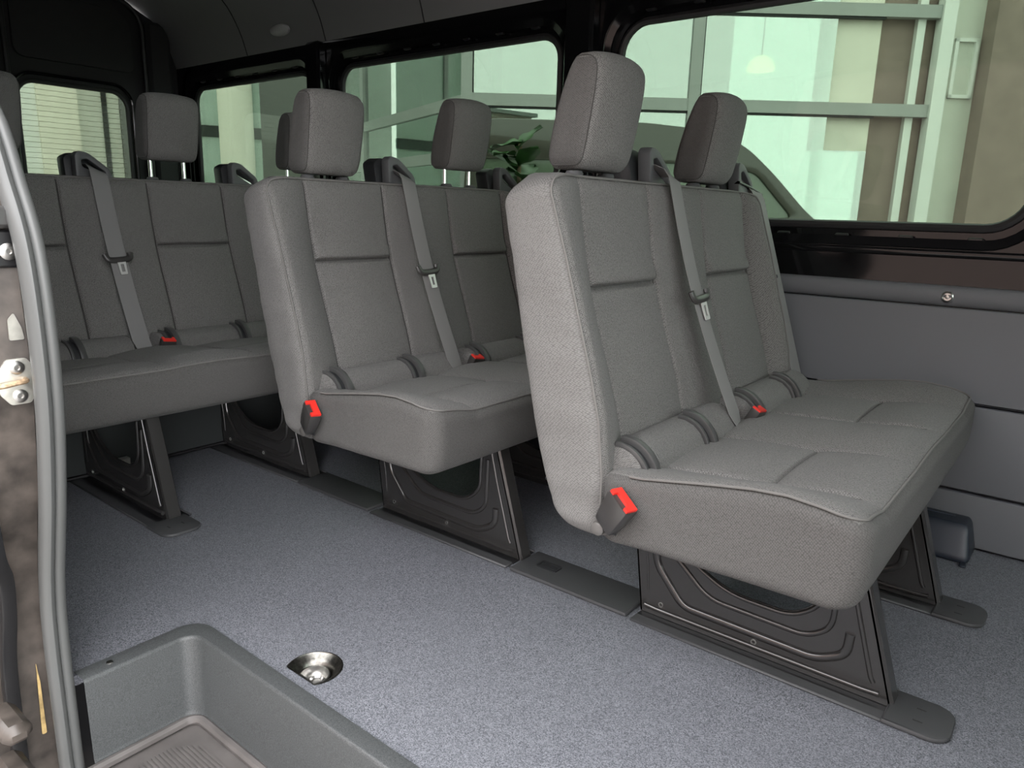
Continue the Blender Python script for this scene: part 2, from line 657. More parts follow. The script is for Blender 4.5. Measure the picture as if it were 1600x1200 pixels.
wall_right = wall_side('wall_right', 2.315, 1, [(X_REAR - 0.05, -0.05), (2.0, -0.05), (2.0, 0.9), (1.7, 1.66), (X_REAR - 0.05, 1.66)], WIN)
wn = 0
for k, (a, b, c, d, r) in enumerate(WIN):
    # sloping flange ring from wall opening down to the pane, rubber seal, pane
    wn += 1
    inner = rrect(a, b, c, d, r)
    outer = rrect(a - 0.047, b + 0.047, c - 0.052, d + 0.052, r + 0.04)
    midr = rrect(a - 0.024, b + 0.024, c - 0.026, d + 0.026, r + 0.02)
    n = len(inner)
    root = plate('window_%d' % wn, rrect(a - 0.02, b + 0.02, c - 0.02, d + 0.02, r + 0.02), [], 0.004, 'window_tint', lambda u, v, t: (u, 2.365 + t, v), kind='structure', smooth=False)
    m = MB()
    rings = [(outer, 2.312), (midr, 2.322), (midr, 2.350), (inner, 2.352)]
    vs, fs = [], []
    for lp, yy in rings:
        vs += [(u, yy, v) for u, v in lp]
    for j in range(3):
        for i in range(n):
            i2 = (i + 1) % n
            fs.append((j * n + i, j * n + i2, (j + 1) * n + i2, (j + 1) * n + i))
    m.add(vs, fs)
    m.build('window_frame', 'black_paint', root)
    m = MB().tube([(u, 2.352, v) for u, v in rrect(a + 0.004, b - 0.004, c + 0.004, d - 0.004, r)], 0.013, 8, up=(0, 1, 0), loop=True)
    m.build('rubber_seal', 'rubber', root)
    # small clip tabs on the flange
    m2 = None
    for q in range(int((b - a) / 0.17)):
        x = a + 0.12 + q * 0.17
        for zz in (c - 0.030, d + 0.030):
            mm = MB().bbox(x - 0.018, x + 0.018, 2.322, 2.338, zz - 0.010, zz + 0.010, 0.003)
            mm.build('clip', 'black_steel', root)

# outer skin of the far side, so that the far wall is a closed body
# ---- upholstered panels below the windows
panel = MB()
wall_panel = plate('trim_1', rrect(-2.40, 1.2, 0.002, 0.155, 0.002, 2), [], 0.022, 'wall_vinyl', lambda u, v, t: (u, 2.295 + t, v), bevel=0.006, kind='structure')
p2 = plate('wall_panel', rrect(-2.40, 1.2, 0.159, 0.401, 0.002, 2), [], 0.022, 'wall_vinyl', lambda u, v, t: (u, 2.295 + t, v), wall_panel, bevel=0.006)
p3 = plate('wall_panel', rrect(-2.40, 1.2, 0.405, 0.660, 0.002, 2), [], 0.022, 'wall_vinyl', lambda u, v, t: (u, 2.295 + t, v), wall_panel, bevel=0.006)
p4 = MB().sweep([(-2.40, 2.296, 0.690), (1.2, 2.296, 0.690)], [(0.014 * math.cos(t) * 1.1, 0.028 * math.sin(t)) for t in [i * math.pi / 8 for i in range(16)]], (0, 0, 1))
roll = p4.build('top_roll', 'wall_vinyl', wall_panel)
m = MB()
m.lathe((-0.318, 2.284, 0.688), (0, -1, 0), [(0.016, -0.004), (0.016, 0.002), (0.012, 0.005), (0.010, 0.003), (0.006, 0.003), (0.005, 0.006), (0.001, 0.007)], 18)
m.build('fixing_stud', 'steel', wall_panel)
# painted band stays the wall itself; ledge under the window
m = MB().sweep([(-2.4, 2.312, 0.800), (1.2, 2.312, 0.800)], [(0.006 * math.cos(t), 0.012 * math.sin(t)) for t in [i * math.pi / 6 for i in range(12)]])
m.build('steel_bead', 'black_paint', wall_right)
# pillars between the far windows
for xa, xb in ((-3.075, -2.975), (-1.605, -1.485)):
    m = MB().bbox(xa, xb, 2.262, 2.316, 0.75, 1.62, 0.012)
    m.build('pillar_cover', 'black_paint', wall_right)

# ---- near wall: rear part without windows, door opening, front part
NW = []  # left windowless to keep light off the rear bench
wl = wall_side('wall_left', 0.43, -1, [(X_REAR - 0.05, -0.30), (-1.40, -0.30), (-1.40, 0.20), (-1.36, 0.42), (-1.33, 0.6), (-1.34, 0.8), (-1.38, 0.93), (-1.46, 1.05), (-1.50, 1.30), (-1.46, 1.55), (-1.40, 1.66), (X_REAR - 0.05, 1.66)], NW)
for a, b, c, d, r in NW:
    wn += 1
    plate('window_%d' % wn, rrect(a - 0.045, b + 0.045, c - 0.05, d + 0.05, r), [], 0.004, 'window_tint', lambda u, v, t: (u, 0.40 + t, v), kind='structure', smooth=False)
plate('wall_front_left', [(0.30, -0.30), (2.0, -0.30), (2.0, 0.9), (1.7, 1.66), (0.25, 1.66)], [[(0.55, 0.80), (1.75, 0.80), (1.55, 1.45), (0.55, 1.45)]], 0.012, 'black_paint', lambda u, v, t: (u, 0.43 + t, v), kind='structure')

# ---- roof / headliner (high roof), cove on the sides
prof = [(0.43, 1.62), (0.47, 1.74), (0.56, 1.86), (0.72, 1.94), (1.0, 1.98), (1.37, 1.99), (1.75, 1.98), (2.03, 1.94), (2.18, 1.86), (2.265, 1.74), (2.308, 1.622)]
prof = [(p.x, p.y) for p in smooth_path([(a, b, 0) for a, b in prof], 4)]
xs_r = [X_REAR - 0.05, -4.0, -3.62, -3.60, -2.98, -2.96, -2.34, -2.32, -1.40, -0.6, 0.3, 1.0, 1.7]
vs, fs = [], []
for x in xs_r:
    for y, z in prof:
        vs.append((x, y, z))
n = len(prof)
for i in range(len(xs_r) - 1):
    for j in range(n - 1):
        fs.append((i * n + j, i * n + j + 1, (i + 1) * n + j + 1, (i + 1) * n + j))
ceil = MB().add(vs, fs).build('ceiling', 'headliner', kind='structure')
# panel joints of the headliner
for x in (-3.61, -2.97, -2.33, -1.40):
    MB().tube([(x, y, z - 0.001) for y, z in prof], 0.003, 6, up=(1, 0, 0)).build('headliner_joint', 'rear_trim', ceil)
# roof skin above so no light leaks
MB().add([(x, y + (0.02 if y > 1.4 else -0.02), z + 0.03) for x, y, z in vs], fs).build('roof_skin', 'black_paint', ceil)
# oval lamp lens in the cove
L = Vector((-3.276, 2.279, 1.70))
nrm = Vector((0, -0.92, -0.38)).normalized()
m = MB()
pts, fcs = [], []
for j, (r, h) in enumerate(((1.0, 0.0), (0.96, 0.010), (0.75, 0.016), (0.35, 0.019), (0.01, 0.02))):
    for i in range(24):
        a = 2 * math.pi * i / 24
        pts.append(L + Vector((1, 0, 0)) * (0.075 * r * math.cos(a)) + nrm.cross(Vector((1, 0, 0))) * (0.028 * r * math.sin(a)) + nrm * h)
for j in range(4):
    for i in range(24):
        i2 = (i + 1) % 24
        fcs.append((j * 24 + i, j * 24 + i2, (j + 1) * 24 + i2, (j + 1) * 24 + i))
lamp = m.add(pts, fcs).build('interior_lamp', 'lamp_lens')
tag(lamp, 'oval interior light lens in the dark ceiling above the rearmost window', 'lamp')

# ---- rear wall with two doors
RW = [(1.47, 2.02, 0.80, 1.462, 0.09), (0.72, 1.27, 0.80, 1.462, 0.09)]
wall_rear = plate('wall_rear', [(0.40, -0.05), (2.33, -0.05), (2.33, 1.62), (2.20, 1.85), (1.95, 1.97), (0.75, 1.97), (0.5, 1.85), (0.40, 1.62)],
                  [rrect(a, b, c, d, r) for a, b, c, d, r in RW], 0.03, 'rear_trim', lambda u, v, t: (X_REAR + t, u, v), bevel=0.006, kind='structure')
for a, b, c, d, r in RW:
    wn += 1
    root = plate('window_%d' % wn, rrect(a - 0.02, b + 0.02, c - 0.02, d + 0.02, r), [], 0.004, 'rear_tint', lambda u, v, t: (X_REAR - 0.03 + t, u, v), kind='structure', smooth=False)
    MB().tube([(X_REAR + 0.012, u, v) for u, v in rrect(a + 0.004, b - 0.004, c + 0.004, d - 0.004, r)], 0.014, 8, up=(1, 0, 0), loop=True).build('rubber_seal', 'rubber', root)
    wires = MB()
    zz = c + 0.05
    while zz < d - 0.01:
        wires.box(X_REAR - 0.0275, X_REAR - 0.0265, a + 0.02, b - 0.02, zz, zz + 0.0016)
        zz += 0.026
    wires.build('heater_wires', 'heater_wire', root, kind='stuff', smooth=False)
# door recess panel above the rear glass, door frame and seal line
plate('header_panel', rrect(1.48, 2.06, 1.56, 1.87, (0.10, 0.05, 0.05, 0.04)), [], 0.02, 'rear_trim', lambda u, v, t: (X_REAR + 0.025 + t, u, v), wall_rear, bevel=0.008)
MB().tube([(X_REAR + 0.05, u, v) for u, v in rrect(1.44, 2.11, 0.0, 1.92, (0.14, 0.02, 0.02, 0.02))], 0.012, 8, up=(1, 0, 0), loop=True).build('door_seal', 'rubber', wall_rear)
m = MB().tube([(X_REAR + 0.03, u, v) for u, v in rrect(1.455, 2.035, 0.785, 1.49, 0.10)], 0.008, 8, up=(1, 0, 0), loop=True)
m.build('frame_bead', 'black_paint', wall_rear)
MB().bbox(X_REAR, X_REAR + 0.07, 2.125, 2.26, -0.02, 1.84, 0.02).build('corner_pillar', 'rear_trim', wall_rear)

# cab end: dashboard and windscreen
MB().bbox(1.35, 2.0, 0.44, 2.30, 0.0, 0.85, 0.06).build('dashboard', 'dark_plastic', kind=None)
tag(bpy.data.objects['dashboard'], 'dark plastic dashboard at the front of the van cab', 'dashboard')

plate('wall_front', [(0.43, 0.85), (2.31, 0.85), (2.31, 1.66), (2.0, 1.95), (0.75, 1.95), (0.43, 1.66)], [rrect(0.55, 2.19, 0.90, 1.52, 0.08)], 0.03, 'headliner', lambda u, v, t: (1.98 - 0.36 * max(0.0, v - 0.85) + t, u, v), kind='structure')  # unseen cab front and windscreen, added to cut light on the seat fronts
wn += 1
plate('window_%d' % wn, rrect(0.53, 2.21, 0.88, 1.54, 0.08), [], 0.005, 'windscreen', lambda u, v, t: (2.0 - 0.36 * max(0.0, v - 0.85) + t, u, v), kind='structure', smooth=False)

# ================================================================== ENTRY STEP
step = empty('entry_step', (-0.6, 0.55, -0.18), 'grey moulded plastic entry step well with ribbed tread by the door', 'step')
SX1 = 0.60


def corner_path(dx, dy, z, r=0.035, y_end=0.459):
    x0, y1 = STEP_X + dx, STEP_Y + dy
    pts = [(x0, y_end, z), (x0, y_end + 0.02, z)]
    for i in range(9):
        a = math.radians(180 - 90 * i / 8)
        pts.append((x0 + r + r * math.cos(a), y1 - r + r * math.sin(a), z))
    pts += [(x0 + 0.3, y1, z), (SX1, y1, z)]
    return pts


rows = []
# rim outer edge, rim inner, riser top round, riser bottom round, tread edge
for dx, dy, z, r in ((-0.045, 0.038, 0.001, 0.05), (-0.044, 0.037, 0.007, 0.05), (-0.006, 0.006, 0.008, 0.038), (-0.002, 0.002, 0.006, 0.036), (0.0, 0.0, 0.000, 0.035),
                     (0.004, -0.004, -0.16, 0.033), (0.008, -0.008, -0.175, 0.032), (0.018, -0.018, -0.182, 0.028)):
    rows.append(corner_path(dx, dy, z, r))
k = len(rows[0])
vs = [p for rr in rows for p in rr]
fs = [(j * k + i, j * k + i + 1, (j + 1) * k + i + 1, (j + 1) * k + i) for j in range(len(rows) - 1) for i in range(k - 1)]
MB().add(vs, fs).build('riser', 'step_plastic', step, angle=75)
# tread with raised edge lip and ribs
MB().bbox(STEP_X + 0.002, SX1, 0.30, STEP_Y + 0.02, -0.215, -0.186, 0.004).build('tread', 'tread_plastic', step)
lip = [(p[0], p[1], -0.176) for p in corner_path(0.014, -0.014, 0, 0.03, 0.44)]
MB().tube(lip, 0.010, 8).build('tread_lip', 'tread_plastic', step)
ribs = MB()
for i in range(40):
    y = 0.315 + i * 0.0078
    ribs.box(-1.305 + max(0, y - 0.58) * 0.9, SX1 - 0.02, y, y + 0.004, -0.187, -0.183)
ribs.build('tread_ribs', 'tread_plastic', step, kind='stuff', smooth=False)
m = MB().lathe((-1.382, 0.515, 0.008), (0, 0, 1), [(0.006, 0), (0.006, 0.002), (0.003, 0.003)], 12)
m.build('rivet', 'steel', step)

# ================================================================== FLOOR ANCHOR CUP
cup = empty('floor_anchor', (CUP[0], CUP[1], 0), 'round recessed steel anchor cup in the floor beside the step', 'anchor')
nlp = len(cup_loop)
rows = []
cx, cy = CUP[0], CUP[1]
for s, z in ((1.06, 0.001), (1.0, 0.002), (0.97, -0.001), (0.80, -0.006), (0.70, -0.012), (0.62, -0.022), (0.60, -0.024)):
    rows.append([(cx + (u - cx) * s, cy + (v - cy) * s, z) for u, v in cup_loop])
vs = [p for r_ in rows for p in r_]
fs = [(j * nlp + i, j * nlp + (i + 1) % nlp, (j + 1) * nlp + (i + 1) % nlp, (j + 1) * nlp + i) for j in range(len(rows) - 1) for i in range(nlp)]
MB().add(vs, fs).build('cup_rim', 'anchor_steel', cup)
rows = []
for s, z in ((0.60, -0.024), (0.58, -0.014), (0.53, -0.013), (0.49, -0.02), (0.46, -0.03), (0.40, -0.034), (0.02, -0.036)):
    rows.append([(cx + (u - cx) * s, cy + (v - cy) * s, z) for u, v in cup_loop])
vs = [p for r_ in rows for p in r_]
MB().add(vs, fs).build('inner_ring', 'steel', cup)
MB().lathe((cx + 0.002, cy + 0.002, -0.036), (0, 0, 1), [(0.018, 0), (0.018, 0.008), (0.013, 0.012), (0.010, 0.008), (0.003, 0.008)], 14).build('bolt', 'steel', cup)

# ================================================================== DOOR EDGE: seal and jamb
seal_pts = [(-1.372, -0.32), (-1.390, -0.184), (-1.392, -0.114), (-1.390, 0.091), (-1.372, 0.224), (-1.316, 0.411), (-1.281, 0.593), (-1.287, 0.794), (-1.335, 0.908), (-1.375, 0.985), (-1.451, 1.085), (-1.50, 1.30), (-1.46, 1.55), (-1.30, 1.64), (0.1, 1.64), (0.22, 1.5)]
path = smooth_path([(x, 0.436, z) for x, z in seal_pts], 8)
seal = empty('door_seal', (-1.39, 0.436, -0.3), 'grey double-lipped rubber weatherstrip along the sliding door opening', 'door seal')
sec1 = [(0.019 * math.cos(t), -0.0125 + 0.0115 * math.sin(t)) for t in [2 * math.pi * i / 14 for i in range(14)]]
sec2 = [(0.016 * math.cos(t), 0.0055 + 0.0115 * math.sin(t)) for t in [2 * math.pi * i / 14 for i in range(14)]]
MB().sweep(path, sec1, (0, 1, 0)).build('outer_lip', 'seal_rubber', seal)
MB().sweep(path, sec2, (0, 1, 0)).build('inner_lip', 'seal_rubber', seal)

sz = [p[1] for p in seal_pts[:12]]
sx = [p[0] for p in seal_pts[:12]]
vs, fs = [], []
zz_ = np.linspace(-0.55, 1.30, 60)
ycols = (0.16, 0.27, 0.30, 0.345, 0.372, 0.380, 0.408, 0.425)
xoff = (-0.10, -0.075, -0.052, -0.049, -0.048, -0.046, -0.046, -0.042)
for z in zz_:
    x0_ = float(np.interp(z, sz, sx))
    for y_, xo in zip(ycols, xoff):
        vs.append((x0_ + xo, y_, z))
kk = len(ycols)
for i_ in range(len(zz_) - 1):
    for j_ in range(kk - 1):
        fs.append((i_ * kk + j_, i_ * kk + j_ + 1, (i_ + 1) * kk + j_ + 1, (i_ + 1) * kk + j_))
jamb = MB().add(vs, fs).build('trim_2', 'dirty_paint', kind='structure', angle=60)
# finer jamb follows the seal
MB().bbox(-1.50, -1.406, 0.444, 0.53, -0.50, -0.022, 0.003).build('sill_end', 'black_steel', jamb)
MB().sweep(smooth_path([(-1.425, 0.362, -0.30), (-1.425, 0.362, 0.02), (-1.405, 0.368, 0.16), (-1.385, 0.366, 0.24), (-1.36, 0.352, 0.30), (-1.345, 0.345, 0.42)], 5), rrect(-0.012, 0.012, -0.010, 0.010, 0.004, 2), (1, 0, 0)).build('black_moulding', 'black_steel', jamb)
plate('bare_patch', round_poly([(0.400, 0.662), (0.421, 0.662), (0.419, 0.680), (0.410, 0.705), (0.401, 0.695)], 0.003, 3), [], 0.003, 'zinc', lambda u, v, t: (-1.324 + t, u, v), jamb)
plate('rust_stain', round_poly([(0.402, -0.11), (0.410, -0.11), (0.410, 0.0), (0.407, 0.04)], 0.003, 3), [], 0.002, 'amber_stain', lambda u, v, t: (-1.431 + t, u, v), jamb)

strk = empty('striker_plate', (-1.325, 0.405, 0.595), 'zinc door striker plate with two screws on the door pillar', 'striker plate')
oct_ = [(0.432, 0.577), (0.432, 0.613), (0.420, 0.632), (0.392, 0.632), (0.378, 0.613), (0.378, 0.577), (0.392, 0.558), (0.420, 0.558)]
plate('plate', round_poly(oct_, 0.004, 3), [], 0.006, 'zinc', lambda u, v, t: (-1.326 + t, u, v), strk, bevel=0.001)
for zz in (0.618, 0.572):
    MB().lathe((-1.323, 0.405, zz), (1, 0, 0), [(0.011, 0), (0.011, 0.002), (0.008, 0.004), (0.004, 0.004), (0.003, 0.001)], 16).build('screw', 'steel', strk)
MB().tube(smooth_path([(-1.322, 0.372, 0.592), (-1.312, 0.376, 0.593), (-1.310, 0.398, 0.596), (-1.313, 0.412, 0.597), (-1.322, 0.415, 0.597)], 5), 0.0045, 8).build('striker_loop', 'rusty_steel', strk)

hb = empty('pillar_bracket', (-1.32, 0.41, 0.79), 'black bracket with steel screw on the pillar above the striker plate', 'bracket')
MB().bbox(-1.345, -1.308, 0.385, 0.430, 0.835, 0.868, 0.006).build('block', 'buckle_plastic', hb)
MB().bbox(-1.345, -1.318, 0.385, 0.428, 0.775, 0.833, 0.004).build('base', 'black_steel', hb)
MB().lathe((-1.318, 0.412, 0.800), (1, 0, 0), [(0.013, 0), (0.013, 0.003), (0.009, 0.005), (0.004, 0.005), (0.003, 0.002)], 16).build('screw', 'steel', hb)

gr = empty('guide_roller', (-1.33, 0.37, -0.02), 'dirty sliding door guide arm low on the door pillar', 'guide arm')
MB().bbox(-1.36, -1.26, 0.300, 0.345, 0.005, 0.040, 0.012).build('arm', 'dirty_paint', gr)
MB().bbox(-1.36, -1.26, 0.300, 0.345, -0.085, -0.055, 0.012).build('arm', 'dirty_paint', gr)

# ================================================================== BENCH SEATS
Y0 = 1.10


def back_warp(P, y0, y1, cents):
    """P columns: a (0..0.13), y, z  ->  x"""
    a, y, z = P[:, 0] / 0.13, P[:, 1], P[:, 2]
    xr = interp(z, [.285, .30, .326, .40, .458, .679, .87, .955], [-.70, -.74, -.77, -.80, -.818, -.866, -.903, -.915])
    xe = interp(z, [.28, .413, .514, .60, .672, .805, .93, .955], [-.650, -.650, -.662, -.685, -.708, -.750, -.790, -.797])
    xc = interp(z, [.28, .40, .452, .52, .594, .651, .735, .80, .87, .955], [-.690, -.690, -.699, -.718, -.743, -.764, -.790, -.803, -.815, -.828])
    s0 = cents[0] - 0.137
    s1 = cents[-1] + 0.137
    t = np.maximum(np.clip((s0 - y) / (s0 - y0), 0, 1), np.clip((y - s1) / (y1 - s1), 0, 1))
    w = 1 - (1 - t) ** 1.8
    xf = xc + (xe - xc) * w
    disp = np.zeros_like(y)
    for i, c in enumerate(cents):
        u = (y - c) / 0.137
        disp += 0.007 * np.clip(1 - u * u, 0, 1)
        for s in (-1, 1):
            disp -= 0.009 * gauss(y - (c + s * 0.137), 0.0042)
        inp = sstep((0.137 - np.abs(y - c)) / 0.012)
        disp -= 0.020 * gauss(z - 0.735, 0.0055) * inp
        disp += 0.010 * gauss(z - 0.754, 0.016) * inp
    for i in range(len(cents) - 1):
        c = (cents[i] + cents[i + 1]) / 2
        hw = (cents[i + 1] - cents[i]) / 2 - 0.137
        u = (y - c) / hw
        disp += 0.016 * np.clip(1 - u * u, 0, 1)
    xf = xf + disp * sstep((a - 0.5) / 0.5) * sstep((z - 0.30) / 0.05) * np.clip((0.955 - z) / 0.03, 0, 1) ** 0.5
    x = xr + (xf - xr) * a
    out = P.copy()
    out[:, 0] = x
    # shoulders drop towards the outer ends and to the rear
    hi = np.clip((z - 0.80) / 0.155, 0, 1)
    en = np.maximum(np.clip((y0 + 0.075 - y) / 0.075, 0, 1), np.clip((y - y1 + 0.075) / 0.075, 0, 1))
    out[:, 2] = z - hi * (0.016 * en ** 2 + 0.036 * en ** 0.7 * (1 - np.clip(a, 0, 1)) ** 1.5)
    return out


def make_backrest(y0, y1, cents):
    seams = [c + s * 0.137 for c in cents for s in (-1, 1)]
    xs = samples(0, 0.13, 0.02, 0.028)
    ys = samples(y0, y1, 0.012, 0.028, seams)
    zs = samples(0.288, 0.955, 0.014, 0.034, [0.735], 0.003, 0.018)
    P, F, S = soft_box(xs, ys, zs, (0.028, 0.024, 0.034))
    W = back_warp(P, y0, y1, cents)
    # loose cover: soft wrinkles on the outer side panels
    side = np.clip((y0 + 0.02 - W[:, 1]) / 0.02, 0, 1) + np.clip((W[:, 1] - y1 + 0.02) / 0.02, 0, 1)
    for i in np.nonzero(side > 0.2)[0]:
        x, y, z = W[i]
        nz = noise.noise(Vector((x * 7, 3.1, z * 30))) * 0.0055 + noise.noise(Vector((x * 3, 8.1, z * 9))) * 0.004
        W[i, 1] += nz * side[i] + (-0.006 * side[i] * (1 - ((P[i, 0] - 0.065) / 0.065) ** 2) if y < (y0 + y1) / 2 else 0)
    mi = np.where((S == 2) | (S == 3), 1, 0)
    ctr = P[F].mean(1)
    for q in seams:
        mi[(S == 1) & (np.abs(ctr[:, 1] - q) < 0.0014) & (ctr[:, 2] > 0.33) & (ctr[:, 2] < 0.94)] = 2
    return W, F, mi, (P, S)


def back_edge_path(y0, y1, cents):
    """seam cord around the front face"""
    pts = []
    e = 0.004
    A = 0.13 - 0.006
    for z in np.linspace(0.33, 0.915, 30):
        pts.append((A, y0 + e, z))
    for t in np.linspace(0.15, 1.42, 8):
        pts.append((A, y0 + e + 0.026 * (1 - math.cos(t)), 0.922 + 0.028 * math.sin(t)))
    for y in np.linspace(y0 + 0.04, y1 - 0.04, 50):
        pts.append((A, y, 0.9505))
    for t in np.linspace(1.42, 0.15, 8):
        pts.append((A, y1 - e - 0.026 * (1 - math.cos(t)), 0.922 + 0.028 * math.sin(t)))
    for z in np.linspace(0.915, 0.33, 30):
        pts.append((A, y1 - e, z))
    return back_warp(np.array(pts), y0, y1, cents)


def cush_warp(P, y0, y1, cents):
    x, y, c = P[:, 0], P[:, 1], P[:, 2] / 0.14
    zb = interp(x, [-.665, -.56, -.2], [.280, .288, .292])
    ze = interp(x, [-.665, -.577, -.45, -.38, -.325, -.27, -.205], [.428, .433, .456, .467, .471, .466, .452])
    zc = interp(x, [-.665, -.6, -.5, -.395, -.28, -.23, -.205], [.400, .408, .416, .424, .438, .437, .430])
    s0, s1 = cents[0] - 0.135, cents[-1] + 0.135
    t = np.maximum(np.clip((s0 - y) / (s0 - y0), 0, 1), np.clip((y - s1) / (y1 - s1), 0, 1))
    w = 1 - (1 - t) ** 1.7
    zt = zc + (ze - zc) * w
    d = np.zeros_like(y)
    fr = sstep((-0.245 - x) / 0.05)
    for cc in cents:
        u = (y - cc) / 0.135
        d += 0.006 * np.clip(1 - u * u, 0, 1) * fr
        for s in (-1, 1):
            d -= 0.0075 * gauss(y - (cc + s * 0.135), 0.0050) * fr
        inp = sstep((0.135 - np.abs(y - cc)) / 0.01)
        d -= 0.007 * gauss(x + 0.395, 0.0045) * inp
        d += 0.004 * np.clip(1 - ((x + 0.30) / 0.09) ** 2, 0, 1) * inp
        d += 0.004 * np.clip(1 - ((x + 0.50) / 0.10) ** 2, 0, 1) * inp
    for i in range(len(cents) - 1):
        cc = (cents[i] + cents[i + 1]) / 2
        hw = (cents[i + 1] - cents[i]) / 2 - 0.135
        u = (y - cc) / hw
        d += 0.018 * np.clip(1 - u * u, 0, 1) * sstep((x + 0.64) / 0.06) * (0.3 + 0.7 * fr)
    zt = zt + d * sstep((c - 0.4) / 0.6)
    out = P.copy()
    out[:, 2] = zb + (zt - zb) * c
    return out


def make_cushion(y0, y1, cents):
    seams = [c + s * 0.135 for c in cents for s in (-1, 1)]
    xs = samples(-0.665, -0.205, 0.012, 0.045, [-0.395])
    ys = samples(y0, y1, 0.012, 0.045, seams)
    zs = samples(0, 0.14, 0.014, 0.022)
    P, F, S = soft_box(xs, ys, zs, (0.045, 0.045, 0.022))
    W = cush_warp(P, y0, y1, cents)
    # front face bows a little and tucks under
    k = np.clip((W[:, 0] + 0.30) / 0.10, 0, 1)
    W[:, 0] += k * 0.006 * (1 - ((P[:, 2] - 0.085) / 0.085) ** 2) - k * 0.010 * np.clip((0.05 - P[:, 2]) / 0.05, 0, 1)
    for i in range(len(W)):
        x, y, z = W[i]
        if z < 0.43 and (y < y0 + 0.03 or x > -0.23):
            W[i, 1] += 0.0022 * noise.noise(Vector((x * 14, y * 14, z * 8)))
    mi = np.where((S == 2) | (S == 3) | (S == 1), 1, 0)
    ctr = P[F].mean(1)
    for q in seams:
        mi[(S == 5) & (np.abs(ctr[:, 1] - q) < 0.0026) & (ctr[:, 0] < -0.25)] = 2
    return W, F, mi, (P, S)


def cush_edge_path(y0, y1, cents):
    pts = []
    C_ = 0.14 - 0.004
    r = 0.04
    e = 0.007
    for x in np.linspace(-0.60, -0.265, 30):
        pts.append((x, y0 + e, C_))
    for t in np.linspace(0.1, 1.47, 10):
        pts.append((-0.262 + (r + 0.008) * math.sin(t), y0 + e + r * (1 - math.cos(t)), C_))
    for y in np.linspace(y0 + 0.06, y1 - 0.06, 50):
        pts.append((-0.214, y, C_))
    for t in np.linspace(1.47, 0.1, 10):
        pts.append((-0.262 + (r + 0.008) * math.sin(t), y1 - e - r * (1 - math.cos(t)), C_))
    for x in np.linspace(-0.265, -0.60, 30):
        pts.append((x, y1 - e, C_))
    W = cush_warp(np.array(pts), y0, y1, cents)
    return W


# ---- headrest (origin at bottom centre)
def headrest_mesh():
    h, wy, tx = 0.220, 0.099, 0.098
    xs = samples(-tx / 2, tx / 2, 0.010, 0.026)
    ys = samples(-wy, wy, 0.010, 0.030)
    zs = samples(0, h, 0.010, 0.035)
    P, F, S = soft_box(xs, ys, zs, (0.024, 0.024, 0.032))
    W = P.copy()
    v = P[:, 2] / h
    u = P[:, 1] / wy
    fr = np.clip(P[:, 0] / (tx / 2), -1, 1)
    # depth narrows upward from the back, leans forward, front bows out
    back = np.clip(-fr, 0, 1)
    W[:, 0] += back * 0.040 * v ** 2.2
    W[:, 0] += 0.026 * v
    W[:, 0] += np.clip(fr, 0, 1) * (0.018 * (1 - u * u) - 0.012 * (1 - v) ** 3 - 0.010 * np.clip((v - 0.72) / 0.28, 0, 1) ** 2)
    W[:, 1] *= 0.955 + 0.045 * np.sin(np.clip(v * 1.6, 0, 1) * math.pi / 2) - 0.02 * np.clip((v - 0.7) / 0.3, 0, 1) ** 2
    # top arches over the width
    W[:, 2] += -0.008 * u * u * v
    # seam grooves where the side panels meet the front
    d = np.abs(np.abs(P[:, 1]) - (wy - 0.004))
    mi = np.where((S == 2) | (S == 3), 1, 0)
    return P, W, F, mi, S


HP, HW, HF, HMI, HS = headrest_mesh()
HEAD_ME = np_mesh('headrest', HW, HF, ['fabric_main', 'fabric_fine_shaded'], HMI, (HP, HS))


def headrest_cord(sgn):
    h, wy, tx = 0.220, 0.099, 0.098
    pts = []
    loop = rrect(-tx / 2 + 0.001, tx / 2 - 0.001, 0.002, h - 0.001, (0.03, 0.03, 0.02, 0.022), 6)
    # dense loop
    L2 = []
    for i in range(len(loop)):
        a, b = Vector(loop[i]), Vector(loop[(i + 1) % len(loop)])
        kk = max(1, int((b - a).length / 0.012))
        for j in range(kk):
            L2.append(a + (b - a) * j / kk)
    # project onto the actual surface: nearest rounded-box point at |y| = wy-0.003
    out = []
    sel = np.nonzero(np.abs(HP[:, 1] - sgn * (wy - 0.006)) < 0.006)[0]
    for p in L2:
        d = (HP[sel, 0] - p.x) ** 2 + (HP[sel, 2] - p.y) ** 2 + (HP[sel, 1] - sgn * (wy - 0.005)) ** 2
        out.append(tuple(HW[sel[int(np.argmin(d))]]))
    # smooth
    o = np.array(out)
    for _ in range(2):
        o = (np.roll(o, 1, 0) + 2 * o + np.roll(o, -1, 0)) / 4
    return [tuple(p) for p in o]


def tube_mesh(name, path, r, mat, n=8, loop=False):
    m = MB().tube(path, r, n, loop=loop)
    me = bpy.data.meshes.new(name)
    me.from_pydata(m.v, [], m.f)
    finish(me, mat)
    return me


CORD_ME = [tube_mesh('side_seam', headrest_cord(s), 0.0016, 'seam_thread_shade', 6, True) for s in (-1, 1)]
POST_ME = tube_mesh('post', [(0, 0, -0.09), (0, 0, 0.02)], 0.0065, 'chrome', 12)
_m = MB().lathe((0, 0, 0), (0, 0, 1), [(0.017, -0.004), (0.019, 0.004), (0.016, 0.010), (0.008, 0.011)], 18)
_me = bpy.data.meshes.new('post_collar')
_me.from_pydata(_m.v, [], _m.f)
finish(_me, 'grey_plastic')
COLLAR_ME = _me


